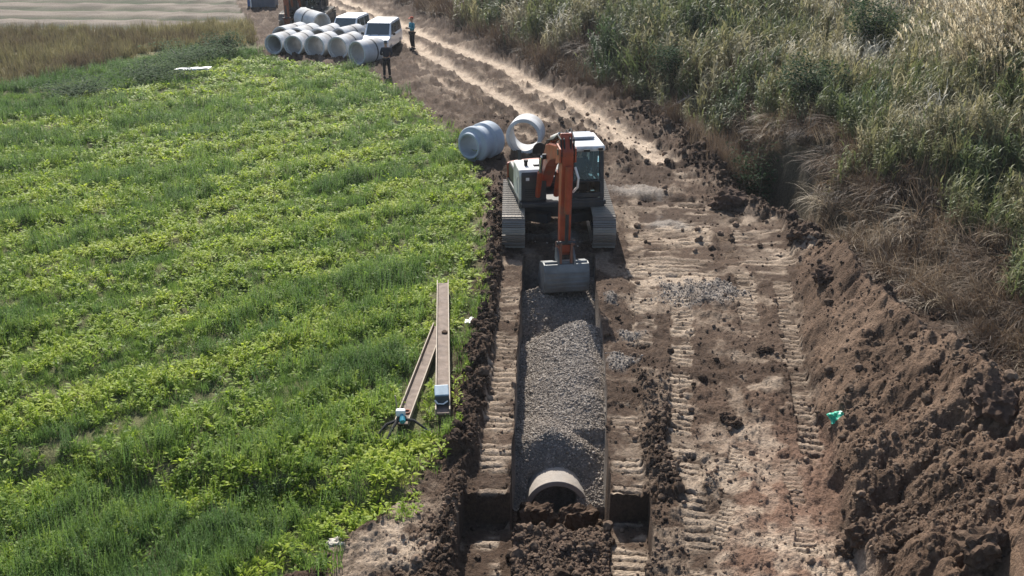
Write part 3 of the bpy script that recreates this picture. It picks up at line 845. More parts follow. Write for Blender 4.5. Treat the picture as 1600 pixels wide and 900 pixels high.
# ---- dry strip beyond the field, green to straw
P = sample(42, 68, lambda y: frameL(y), lambda y: min(xFE(y), float(xYARD(y))), lambda y: 8.0)
X, Y = P[:, 0], P[:, 1]; Z = terrain(X, Y, False)
w_ = 5 * (fbm(X, Y, 3, 3, 211) - .5)
k = (Y > yDRY(X) + w_) & (Y < yPLO(X) + .4 * w_)
X, Y, Z = X[k], Y[k], Z[k]
t = np.clip(.55 + .9 * (fbm(X, Y, 4, 3, 213) - .5) + .12 * rng.standard_normal(len(X)), 0, 1)
scatter('dry_grass', 'yellow-brown dry grass strip between green field and ploughed land', 'grass', np.stack([X, Y, Z], 1), rots(len(X), .12),
        rng.uniform(.6, 1.2, len(X)), rng.integers(0, 2, len(X)), t,
        [tuft('dry_tuft', L_straw, 26, .75, .03, .3, (.1, .7)), tuft('dry_tuft', L_straw, 22, .55, .03, .35, (.2, 1.2))])

# ---- hill side on the right
P = sample(13, 92, lambda y: xDI(y) - .2, lambda y: frameR(y) + 4, lambda y: float(np.interp(y, [13, 25, 40, 60, 92], [24, 20, 12, 6, 3.5])))
X, Y = P[:, 0], P[:, 1]; Z = terrain(X, Y, False)
dd = X - xDI(Y)
hp = zCR(Y) * ((X > xTOE(Y)) & (X < 2 * xCR(Y) - xTOE(Y) - .5)) * (Y < HEAP1)
ok = ((hp < .1) | (dd > 2.4)) & (np.hypot((X - G(1212, 302)[0]) / 1.15, (Y - G(1212, 302)[1] - .6) / 2.4) > 1.1)
X, Y, Z, dd = X[ok], Y[ok], Z[ok], dd[ok]
a = fbm(X, Y, 5, 3, 221); b_ = fbm(X, Y, 1.6, 3, 223)
u = dd + 6 * (a - .5) + 2.5 * (b_ - .5)
pit = G(1212, 300)
thick = u < .5 + 1.7 * sstep(33, 25, Y)
pl = (~thick) & (dd - .2 * (Y - 30) + 4 * (a - .5) + 2.5 * (b_ - .5) + 1.1 * rng.standard_normal(len(X)) > 7.0 + 3 * (Y < 27))
rd = ~thick & ~pl
fs = np.interp(Y, [13, 30, 60, 92], [.8, 1.0, 1.45, 2.0])
def lean_rot(n, amt, sd=.3):
    r = rots(n, sd); r[:, 1] -= amt; return r
k = thick
scatter('dry_thatch', 'brown dead grass hanging over the ditch bank', 'dry grass', np.stack([X, Y, Z], 1)[k],
        np.stack([rng.normal(0, .3, k.sum()), rng.normal(-.2, .35, k.sum()), rng.normal(0, .95, k.sum())], 1), (fs * rng.uniform(.6, 1.2, len(X)))[k], rng.integers(0, 3, k.sum()),
        np.clip(.45 + 1.2 * (b_[k] - .5) + .24 * rng.standard_normal(k.sum()), 0, 1),
        [tuft('thatch', L_thatch, 40, 1.2, .018, .35, (.9, 2.2), math.pi, 4), tuft('thatch', L_thatch, 36, .9, .02, .4, (.6, 2.6), math.pi * 1.1, 4), tuft('thatch', L_thatch, 30, 1.0, .018, .3, (.2, 1.2), None, 3)])
k = rd
green = fbm(X, Y, 3.5, 3, 227)
tn = np.clip(.44 + .02 * np.clip(dd - 4, 0, 12) + 1.3 * (green - .5) + .9 * (b_ - .5) + .15 * rng.standard_normal(len(X)) + .014 * (dd - 6) , 0, 1)
scatter('reed_bed', 'grey-green reeds covering the slope on the right', 'reeds', np.stack([X, Y, Z], 1)[k], rots(k.sum(), .16),
        (fs * rng.uniform(.5, 1.05, len(X)) * (.75 + .5 * a))[k], rng.integers(0, 4, k.sum()), tn[k],
        [reed('reed', L_reed, 7, 1.7, .35), reed('reed', L_reed, 6, 1.3, .4), stalks('slope_weed', L_reed, 8, 1.0, .3, .22, .05, 9), tuft('slope_grass', L_reed, 34, 1.0, .025, .35, (.3, 1.6), 2.6, 4)])
k = pl
scatter('plume_grass', 'cream feathery plume grass at the top of the slope', 'plume grass', np.stack([X, Y, Z], 1)[k], rots(k.sum(), .12) * np.array([1, 1, .08]),
        (fs * rng.uniform(.7, 1.1, len(X)))[k], rng.integers(0, 3, k.sum()), np.clip(.5 + 1.2 * (b_[k] - .5) + .2 * rng.standard_normal(k.sum()), 0, 1),
        [plume('plume', L_plume, 9, 1.7, .45), plume('plume', L_plume, 7, 1.5, .5), reed('reed', L_reed, 5, 1.4, .4)])

# ---- brown brush between the far road and the slope
P = sample(27, 90, lambda y: xDI(y) - 1.0, lambda y: xDI(y) + 2.2, lambda y: float(np.interp(y, [27, 45, 90], [9, 7, 4])))
X, Y = P[:, 0], P[:, 1]; Z = terrain(X, Y, False)
b_ = fbm(X, Y, 2, 3, 231)
k = (b_ > .38) & (np.hypot((X - G(1212, 302)[0]) / 1.15, (Y - G(1212, 302)[1] - .6) / 2.4) > 1.15)
X, Y, Z, b_ = X[k], Y[k], Z[k], b_[k]
scatter('roadside_brush', 'dark brown dead brush standing along the far dirt road', 'brush', np.stack([X, Y, Z], 1), rots(len(X), .25),
        np.interp(Y, [27, 60, 90], [.75, 1.2, 1.6]) * rng.uniform(.5, 1.2, len(X)), rng.integers(0, 2, len(X)), np.clip(.16 + 1.0 * (b_ - .45) + .16 * rng.standard_normal(len(X)), 0, 1),
        [tuft('brush', L_thatch, 34, 1.4, .016, .4, (.05, .8), None, 3), tuft('brush', L_thatch, 34, 1.0, .016, .45, (.3, 1.6), None, 3)])

# ---- crumbs of earth and gravel stones
def rockmesh(name, m, sub, seed, rough=.35, flat=.75):
    import bmesh
    bm = bmesh.new(); bmesh.ops.create_icosphere(bm, subdivisions=sub, radius=.5)
    r = random.Random(seed); o = [Vector((r.uniform(-9, 9), r.uniform(-9, 9), r.uniform(-9, 9))) for _ in range(2)]
    from mathutils import noise
    for v in bm.verts:
        d = v.co.normalized()
        k = 1 + rough * (noise.noise(d * 1.4 + o[0]) + .6 * noise.noise(d * 3.2 + o[1]) + .3 * noise.noise(d * 7 + o[1]))
        v.co = Vector((d.x, d.y, d.z * flat)) * .5 * k
    me = bpy.data.meshes.new(name); bm.to_mesh(me); bm.free(); me.materials.append(m)
    return me
def tintmat(name, lo, hi):
    m = bpy.data.materials.new(name); nt, N, L, b = nodes_of(m)
    a = N.new('ShaderNodeAttribute'); a.attribute_type = 'INSTANCER'; a.attribute_name = 'tint'
    mx = N.new('ShaderNodeMix'); mx.data_type = 'RGBA'; mx.inputs[6].default_value = (*lo, 1); mx.inputs[7].default_value = (*hi, 1)
    L.new(a.outputs['Fac'], mx.inputs[0])
    tc = N.new('ShaderNodeTexCoord'); n = N.new('ShaderNodeTexNoise'); n.inputs['Scale'].default_value = 4; n.inputs['Detail'].default_value = 6
    L.new(tc.outputs['Object'], n.inputs['Vector'])
    r = N.new('ShaderNodeMapRange'); r.inputs[1].default_value = .3; r.inputs[2].default_value = .7; r.inputs[3].default_value = .65; r.inputs[4].default_value = 1.35
    L.new(n.outputs['Fac'], r.inputs[0])
    mu = N.new('ShaderNodeVectorMath'); mu.operation = 'SCALE'; L.new(mx.outputs[2], mu.inputs[0]); L.new(r.outputs[0], mu.inputs['Scale'])
    L.new(mu.outputs[0], b.inputs['Base Color']); b.inputs['Roughness'].default_value = .95; b.inputs['Specular IOR Level'].default_value = .1
    return m
M_crumb = tintmat('crumb_soil', (.045, .030, .021), (.18, .128, .092))
M_gravel = tintmat('gravel_stone', (.14, .117, .096), (.50, .435, .37))
crumbs = [rockmesh('crumb', M_crumb, 2, s) for s in (1, 2, 3)]
stones = [rockmesh('gravel', M_gravel, 1, s, .45, .8) for s in (11, 12, 13)]
P = sample(11, 42, lambda y: xFE(y) - .3, lambda y: min(frameR(y), max(xDI(y), 9.5)), lambda y: float(np.interp(y, [11, 16, 24, 42], [900, 650, 260, 80])))
X, Y = P[:, 0], P[:, 1]
Z, c, rg, gv = terrain(X, Y)
k = (rng.random(len(X)) < np.clip(.05 + .85 * rg, 0, 1)) & (gv < .4) & (X - xDI(Y) < 1.5)
X, Y, Z, c, rg = X[k], Y[k], Z[k], c[k], rg[k]
sz = np.interp(Y, [11, 25, 42], [.020, .034, .065]) * rng.lognormal(0, .68, len(X)) * (1 + .3 * np.clip(rg, 0, 1))
sz = np.clip(sz, .01, .24)
print('crumbs', len(X))
scatter('loose_earth', 'crumbled dark earth lying over banks, spoil heap and pit', 'earth', np.stack([X, Y, Z + sz * .15], 1), rots(len(X), .8), sz, rng.integers(0, 3, len(X)),
        np.clip((c.mean(1) * 1.15 - .036) / .119 + .12 * rng.standard_normal(len(X)), 0, 1), crumbs)
P = sample(15.5, 26, lambda y: xTL(y) + .02, lambda y: xTR(y) + 3.8, lambda y: float(np.interp(y, [15.5, 20, 26], [2300, 1300, 700])))
X, Y = P[:, 0], P[:, 1]
Z, c, rg, gv = terrain(X, Y)
k = rng.random(len(X)) < np.where(gv > .95, 1, gv * .7)
X, Y, Z = X[k], Y[k], Z[k]
sz = np.interp(Y, [15, 26], [.024, .035]) * rng.lognormal(0, .35, len(X))
print('gravel', len(X))
scatter('gravel', 'grey gravel bedding heaped in the trench over the pipe', 'gravel', np.stack([X, Y, Z + sz * .2], 1), rots(len(X), .9), sz, rng.integers(0, 3, len(X)), rng.beta(1.6, 2.4, len(X)), stones)

# ------------------------------------------------------------------ excavator
def excavator(name, label, loc, swing, paint, boom_x, tip_shift=0.0, shoes=True):
    root = empty(name, loc)
    tag(root, label, 'excavator', 'tracked excavators on the dirt track')
    # tracks
    rad, half = .43, 1.62
    per = 4 * half + 2 * math.pi * rad
    def path(s):
        s = s % per
        if s < 2 * half: return (-half + s, rad * 2, 0.0)
        s -= 2 * half
        if s < math.pi * rad:
            a = s / rad; return (half + rad * math.sin(a), rad + rad * math.cos(a), -a)
        s -= math.pi * rad
        if s < 2 * half: return (half - s, 0.0, math.pi)
        s -= 2 * half
        a = s / rad; return (-half - rad * math.sin(a), rad - rad * math.cos(a), math.pi - a)
    sh = MB()
    sh.prism_x([(-.088, -.018), (.088, -.018), (.088, .012), (.045, .014), (.04, .036), (.028, .036), (.022, .012), (-.022, .012), (-.028, .036), (-.04, .036), (-.045, .014), (-.088, .012)], -.3, .3)
    shoe = sh.mesh('track_shoe', M_track)
    for sx in (-1.19, 1.19):
        t = MB()
        pts = [(path(per * k / 48)[0], path(per * k / 48)[1]) for k in range(48)]
        cy, cz = 0, rad
        pts = [(cy + (y - cy) * .97, cz + (z - cz) * .94) for y, z in pts]
        t.prism_x(pts[::-1], sx - .17, sx + .17)
        tr_ = t.build('track', M_track, root)
        n = 49
        for k in range(n):
            y, z, a = path(per * k / n)
            o = link('track_shoe', shoe, tr_)
            o.location = (sx, y, z); o.rotation_euler = (a, 0, 0)
        fr = MB(); fr.box((sx, 0, rad), (.30, 3.0, .36)); fr.box((sx + (.24 if sx > 0 else -.24), 0, rad + .02), (.08, 2.5, .30))
        fr.build('track_frame', M_dark, root, bevel=.03)
        for y in (-1.62, 1.62):
            w = MB(); w.tube([(sx - .2, y, rad), (sx + .2, y, rad)], .33, 20); w.build('drive_wheel', M_dark, tr_, 40)
        for k in range(7):
            w = MB(); w.tube([(sx - .22, -1.2 + .4 * k, .14), (sx + .22, -1.2 + .4 * k, .14)], .12, 12); w.build('track_roller', M_dark, tr_, 40)
    u = MB()
    u.box((0, 0, .62), (1.9, 1.1, .34)); u.box((-.62, -.75, .55), (.9, .3, .26), Matrix.Rotation(R(-28), 3, 'Z')); u.box((.62, -.75, .55), (.9, .3, .26), Matrix.Rotation(R(28), 3, 'Z'))
    u.box((-.62, .75, .55), (.9, .3, .26), Matrix.Rotation(R(28), 3, 'Z')); u.box((.62, .75, .55), (.9, .3, .26), Matrix.Rotation(R(-28), 3, 'Z'))
    u.build('undercarriage', M_dark, root, bevel=.03)
    u = MB(); u.tube([(0, 0, .78), (0, 0, .98)], .62, 32); u.build('slew_ring', M_dark, root, 40)
    T = Matrix.Rotation(swing, 4, 'Z')
    B = lambda: MB(T)
    # upper structure: deck
    d = B(); d.box((-.02, .15, 1.02), (2.3, 2.7, .12)); d.box((-.83, -.9, 1.0), (.74, .3, .17)); d.box((.6, -.85, 1.0), (.95, .8, .17))
    d.build('deck', M_dark, root, bevel=.02)
    # right-hand body with tool box and tank
    bx = -1.2; bw = .74
    s = B(); s.prism_x([(-1.02, 1.09), (-1.02, 1.80), (-.92, 1.94), (.05, 1.95), (.05, 1.09)], bx, bx + bw)
    body = s.build('side_body', M_white, root, bevel=.05, seg=3)
    g = B(); g.prism_x([(-1.035, 1.095), (-1.035, 1.80), (-.965, 1.885), (-.965, 1.095)], bx + .05, bx + bw - .005)
    g.build('front_panel', M_dark, body, bevel=.03)
    for k in range(5):
        g = B(); g.box((bx + bw * .5, -1.042, 1.2 + .055 * k), (bw * .6, .02, .02)); g.build('grille_slat', M_black, body)
    g = B(); g.box((bx + .22, -1.04, 1.70), (.09, .02, .08)); g.build('reflector', M_light, body)
    g = B(); g.tube([(bx + .25, -.55, 1.93), (bx + .25, -.55, 2.05)], .05, 12); g.tube([(bx + .25, -.55, 2.05), (bx + .25, -.55, 2.10)], .065, 12)
    g.build('filler_cap', M_black, body, 40)
    g = B(); g.box((bx + .52, -.6, 1.965), (.16, .12, .04)); g.build('latch', M_dark, body, bevel=.01)
    # engine cover and counterweight
    s = B(); s.prism_x([(.06, 1.09), (.06, 1.55), (.2, 1.60), (1.25, 1.60), (1.38, 1.5), (1.38, 1.09)], -1.14, 1.2)
    s.build('engine_cover', M_dark, root, bevel=.06, seg=3)
    s = B()
    pts = []
    for k in range(13):
        a = math.pi * k / 12; pts.append((1.33 * math.cos(a), 1.39 + .42 * math.sin(a)))
    vs = [(x * .9, y, .98) for x, y in pts] + [(x * .9, y, 1.52) for x, y in pts]; n = len(pts)
    s.add(vs, [tuple(range(n - 1, -1, -1)), tuple(range(n, 2 * n))] + [(i, (i + 1) % n, (i + 1) % n + n, i + n) for i in range(n)])
    s.build('counterweight', paint, root, bevel=.05)
    s = B(); s.tube([(-.9, .85, 1.64), (-.9, .85, 1.9), (-.9, .9, 1.98)], .055, 12); s.build('exhaust_pipe', M_dark, root, 40)
    s = B(); s.tube([(-.62, -.75, 1.94), (-.62, -.75, 2.3)], .014, 8)
    mr = s.build('mirror_arm', M_black, root)
    s = B()
    vs = [(-.62 + .19 * math.cos(a), -.80, 2.38 + .24 * math.sin(a)) for a in np.linspace(-.25, math.pi + .25, 15)]
    vs2 = [(x, y + .05, z) for x, y, z in vs]; n = len(vs)
    s.add(vs + vs2, [tuple(range(n)), tuple(range(2 * n - 1, n - 1, -1))] + [(i, i + n, (i + 1) % n + n, (i + 1) % n) for i in range(n)])
    s.build('mirror', M_black, mr)
    s = B(); s.tube([(-1.3, -.9, 1.9), (-1.3, -.9, 2.2), (-1.3, -.1, 2.2), (-1.3, -.1, 1.9)], .018, 8); s.tube([(-1.3, -.5, 1.93), (-1.3, -.5, 2.2)], .016, 8)
    # cab
    cx0, cx1, cy0, cy1, z0, z1 = .12, 1.06, -1.22, .28, 1.06, 2.52
    cab = B()
    cab.box(((cx0 + cx1) / 2, (cy0 + cy1) / 2, z0 + .05), (cx1 - cx0, cy1 - cy0, .10))
    yA, yB = cy0 + .02, cy0 + .26                       # windscreen leans back
    def pillar(x, ya, yb, w): cab.prism_x([(ya, z0 + .1), (yb, z1 - .1), (yb + w, z1 - .1), (ya + w, z0 + .1)], x - .06, x + .06)
    pillar(cx0 + .05, cy0, cy0 + .22, .10); pillar(cx1 - .05, cy0, cy0 + .22, .10)
    pillar(cx0 + .05, -.35, -.35, .09); pillar(cx1 - .05, -.35, -.35, .09)
    pillar(cx0 + .05, cy1 - .1, cy1 - .14, .1); pillar(cx1 - .05, cy1 - .1, cy1 - .14, .1)
    cab.box(((cx0 + cx1) / 2, cy0 + .07, 1.62), (cx1 - cx0 - .1, .05, .05))
    cab.box(((cx0 + cx1) / 2, cy0 + .04, 1.24), (cx1 - cx0 - .1, .06, .12))
    cab.box((cx1 - .045, (cy0 + cy1) / 2, 1.36), (.05, cy1 - cy0 - .2, .42)); cab.box((cx0 + .045, (cy0 + cy1) / 2, 1.36), (.05, cy1 - cy0 - .2, .42))
    co = cab.build('cab', M_dark, root, bevel=.015)
    w = B(); w.box(((cx0 + cx1) / 2, cy1 - .05, 1.45), (cx1 - cx0 - .1, .05, .62)); w.build('rear_panel', M_greyint, co)
    rf = B(); rf.prism_x([(cy0 + .06, z1 - .10), (cy0 + .06, z1 + .0), (cy0 + .12, z1 + .05), (cy1 - .1, z1 + .09), (cy1, z1 + .02), (cy1, z1 - .10)], cx0 - .01, cx1 + .01)
    rfo = rf.build('roof', M_white, co, bevel=.04, seg=3)
    rf = B(); rf.box(((cx0 + cx1) / 2, -.25, z1 + .12), (.66, .62, .07)); rf.build('roof_hatch', M_hatch, rfo, bevel=.02)
    rf = B(); rf.box((cx0 + .45, cy0 + .02, z1 - .06), (.16, .05, .07)); rf.build('work_light', M_black, rfo, bevel=.01)
    rf = B(); rf.box((cx1 - .12, cy0 + .02, z1 - .03), (.12, .06, .07)); rf.build('work_light', M_black, rfo, bevel=.01)
    def pane(nm, pts):
        p = B(); p.add(pts, [tuple(range(len(pts)))]); p.build(nm, M_glass, co)
    pane('windscreen', [(cx0 + .10, cy0 + .115, 1.65), (cx1 - .10, cy0 + .115, 1.65), (cx1 - .10, cy0 + .265, z1 - .10), (cx0 + .10, cy0 + .265, z1 - .10)])
    pane('lower_windscreen', [(cx0 + .09, cy0 + .05, 1.3), (cx1 - .09, cy0 + .05, 1.3), (cx1 - .09, cy0 + .064, 1.6), (cx0 + .09, cy0 + .064, 1.6)])
    for x in (cx0 + .05, cx1 - .05):
        pane('side_window', [(x, cy0 + .2, 1.57), (x, -.36, 1.57), (x, -.36, z1 - .1), (x, cy0 + .2, z1 - .1)])
        pane('side_window', [(x, -.25, 1.57), (x, cy1 - .1, 1.57), (x, cy1 - .14, z1 - .1), (x, -.25, z1 - .1)])
    pane('rear_window', [(cx0 + .1, cy1 - .06, 1.78), (cx1 - .1, cy1 - .06, 1.78), (cx1 - .1, cy1 - .1, z1 - .12), (cx0 + .1, cy1 - .1, z1 - .12)])
    w = B(); w.tube([(cx0 + .12, cy0 + .09, 1.66), (cx0 + .16, cy0 + .2, 2.25)], .012, 6); w.build('wiper', M_black, co)
    st = B(); st.box(((cx0 + cx1) / 2, -.3, 1.42), (.5, .5, .14)); st.box(((cx0 + cx1) / 2, -.03, 1.8), (.48, .12, .75)); st.box(((cx0 + cx1) / 2, -.28, 1.24), (.34, .34, .24))
    st.build('seat', M_seat, co, bevel=.04)
    for x in (cx0 + .18, cx1 - .18):
        st = B(); st.box((x, -.45, 1.5), (.14, .5, .1)); st.tube([(x, -.62, 1.55), (x, -.66, 1.78)], .018, 8); st.build('console', M_black, co, bevel=.02)
    # handrail on the body
    h = B(); h.tube([(bx - .03, -.95, 1.3), (bx - .05, -.95, 1.62), (bx - .03, -.95, 1.75)], .016, 8); h.build('handrail', M_white, body)
    # boom, stick, bucket (local: forward is -y)
    ft, kn, tp = (-.62, 1.55), (-1.75, 3.12), (-3.5, 3.66)
    bw2 = .15
    bm = B()
    bm.prism_x([(-.50, 1.42), (-.78, 1.40), (-1.62, 2.2), (-2.15, 2.5), (-3.52, 2.92), (-3.62, 3.06), (-3.5, 3.18), (-2.0, 2.9), (-1.55, 2.76), (-1.2, 2.42), (-.55, 1.68)], boom_x - bw2, boom_x + bw2)
    boom = bm.build('boom', paint, root, bevel=.025)
    for (hw_, y, z, r) in ((.27, -.62, 1.55, .1), (.25, -1.62, 2.46, .07), (.22, -3.5, 3.06, .08)):
        p = B(); p.tube([(boom_x - hw_, y, z), (boom_x + hw_, y, z)], r, 14); p.build('pivot_pin', M_dark, boom, 40)
    for sx in (-1, 1):
        c = B(); c.tube([(boom_x + sx * .25, -1.0, 1.22), (boom_x + sx * .25, -1.38, 1.98)], .075, 14)
        cy = c.build('boom_cylinder', paint, root, 40)
        c = B(); c.tube([(boom_x + sx * .25, -1.38, 1.98), (boom_x + sx * .25, -1.62, 2.46)], .045, 12); c.build('piston_rod', M_chrome, cy, 40)
    c = B(); c.tube([(boom_x, -1.75, 2.96), (boom_x, -2.75, 3.28)], .08, 16)
    cy = c.build('stick_cylinder', M_white, root, 40)
    c = B(); c.tube([(boom_x, -2.75, 3.28), (boom_x, -3.35, 3.44)], .045, 12); c.build('piston_rod', M_chrome, cy, 40)
    b_ = B(); b_.box((boom_x, -1.75, 2.9), (.12, .22, .22)); b_.build('cylinder_bracket', paint, boom, bevel=.02)
    # stick hangs down from the boom tip
    sk = B()
    sk.prism_x([(-3.36, 3.48), (-3.28, 3.36), (-3.32, 2.6), (-3.30, .52), (-3.42, .40), (-3.52, .52), (-3.70, 2.7), (-3.72, 3.1), (-3.6, 3.26), (-3.46, 3.5)], boom_x - .14 + tip_shift, boom_x + .14 + tip_shift)
    stick = sk.build('stick', paint, root, bevel=.025)
    for sx in (-1, 1):
        q = B(); q.prism_x([(-3.2, 2.7), (-3.72, 2.85), (-3.72, 3.18), (-3.3, 3.22)], boom_x + tip_shift + sx * .185 - .02, boom_x + tip_shift + sx * .185 + .02)
        q.build('stick_plate', paint, stick)
    c = B(); c.tube([(boom_x + tip_shift, -3.82, 2.78), (boom_x + tip_shift, -3.76, 1.6)], .075, 16)
    cy = c.build('bucket_cylinder', paint, root, 40)
    c = B(); c.tube([(boom_x + tip_shift, -3.76, 1.6), (boom_x + tip_shift, -3.73, .84)], .045, 12); c.build('piston_rod', M_dark, cy, 40)
    for sx in (-.19, .19):
        k = B()
        k.prism_x([(-3.42, .78), (-3.70, .90), (-3.77, .8), (-3.46, .64)], boom_x + tip_shift + sx - .025, boom_x + tip_shift + sx + .025)
        k.build('bucket_link', M_rust, root)
        k = B(); k.prism_x([(-3.66, .86), (-3.77, .84), (-3.75, .30), (-3.64, .28)], boom_x + tip_shift + sx * .7 - .025, boom_x + tip_shift + sx * .7 + .025)
        k.build('bucket_link', M_rust, root)
    k = B(); k.tube([(boom_x + tip_shift - .24, -3.71, .83), (boom_x + tip_shift + .24, -3.71, .83)], .05, 12)
    k.build('link_pin', M_dark, root, 40)
    # hoses over the boom and stick
    h = B()
    for j, dx in enumerate((-.12, -.06, .06, .12)):
        h.tube([(boom_x + dx, -.9, 2.05), (boom_x + dx * 1.1, -1.3, 2.68), (boom_x + dx, -1.7, 2.9), (boom_x + dx, -2.6, 3.16), (boom_x + dx * 1.3, -3.2, 3.40 + .05 * j), (boom_x + dx * 1.3 + tip_shift, -3.60, 3.38), (boom_x + dx * 1.2 + tip_shift, -3.70, 3.0)], .022, 6)
    h.build('hydraulic_hose', M_black, root)
    h = B(); h.tube([(boom_x + .2 + tip_shift, -3.6, 2.7), (boom_x + .27 + tip_shift, -3.68, 2.45), (boom_x + .27 + tip_shift, -3.6, 2.2), (boom_x + .18 + tip_shift, -3.5, 2.05)], .03, 8)
    h.build('hydraulic_hose', M_whiteplastic, root)
    # bucket: shell open towards the machine
    W = .53; bxx = boom_x + tip_shift + .02
    out = [(-3.2, .20), (-3.58, .29), (-3.72, .27), (-3.79, .12), (-3.81, -.2), (-3.76, -.44), (-3.5, -.57), (-2.8, -.50)]
    inn = [(y + .035 if y < -3.3 else y, z + (.035 if z < 0 else -.035)) for y, z in out]
    sh_ = B(); sh_.prism_x(out + inn[::-1], bxx - W, bxx + W)
    buck = sh_.build('bucket', M_bucket, root, 40)
    for sx in (-1, 1):
        q = B(); q.prism_x(out + [(-2.78, -.46), (-3.1, .15)], bxx + sx * W - .018 + sx * .019, bxx + sx * W + .018 + sx * .019); q.build('side_plate', M_bucket, buck, bevel=.006)
    for j in range(5):
        q = B(); q.prism_x([(-2.85, -.53), (-2.85, -.45), (-2.6, -.485), (-2.6, -.50)], bxx - .5 + .25 * j - .05, bxx - .5 + .25 * j + .05); q.build('tooth', M_bucket, buck)
    for z in (.06, -.06, -.18, -.30):
        q = B(); q.box((bxx, -3.80 - .06 * (.12 - z) * (z > -.2) + (.0 if z > -.2 else .005), z), (2 * W - .05, .03, .045)); q.build('wear_strip', M_bucket, buck, bevel=.006)
    q = B(); q.tube([(bxx - W, -3.62, .285), (bxx + W, -3.62, .285)], .04, 10); q.build('top_bar', M_bucket, buck, 40)
    for sx in (-.2, .2):
        q = B(); q.prism_x([(-3.3, .30), (-3.36, .60), (-3.5, .62), (-3.7, .44), (-3.75, .2)], bxx + sx - .025, bxx + sx + .025); q.build('bucket_ear', M_bucket, buck)
    return root

EX = G(871, 385)
EXY = EX[1] + 1.6
SW = R(8.4)
exz = hz(1.22 - 1.19, 27.0) * .5 + hz(1.22 + 1.19, 27.0) * .5
excavator('excavator', 'orange-armed white excavator straddling the trench with its bucket on the gravel', (1.23, EXY, .03), SW, M_orange, -.45)
p2 = G(487, 46)
excavator('excavator', 'dark far excavator behind the pipe pile, partly cut by the top edge', (p2[0] - .55, p2[1] + 2.0, .1), R(2), M_brownp, -.55, -.2)

# ------------------------------------------------------------------ people
def skinned(name, V_, E_, rad, m, parent, sub=1, root=0):
    me = bpy.data.meshes.new(name); me.from_pydata(V_, E_, []); me.materials.append(m)
    o = link(name, me, parent)
    md = o.modifiers.new('skin', 'SKIN'); md.use_smooth_shade = True
    sv_ = me.skin_vertices[0].data
    for i, r in enumerate(rad):
        sv_[i].radius = (r, r) if not hasattr(r, '__len__') else r
        sv_[i].use_root = (i == root)
    s = o.modifiers.new('sub', 'SUBSURF'); s.levels = sub; s.render_levels = sub
    return o

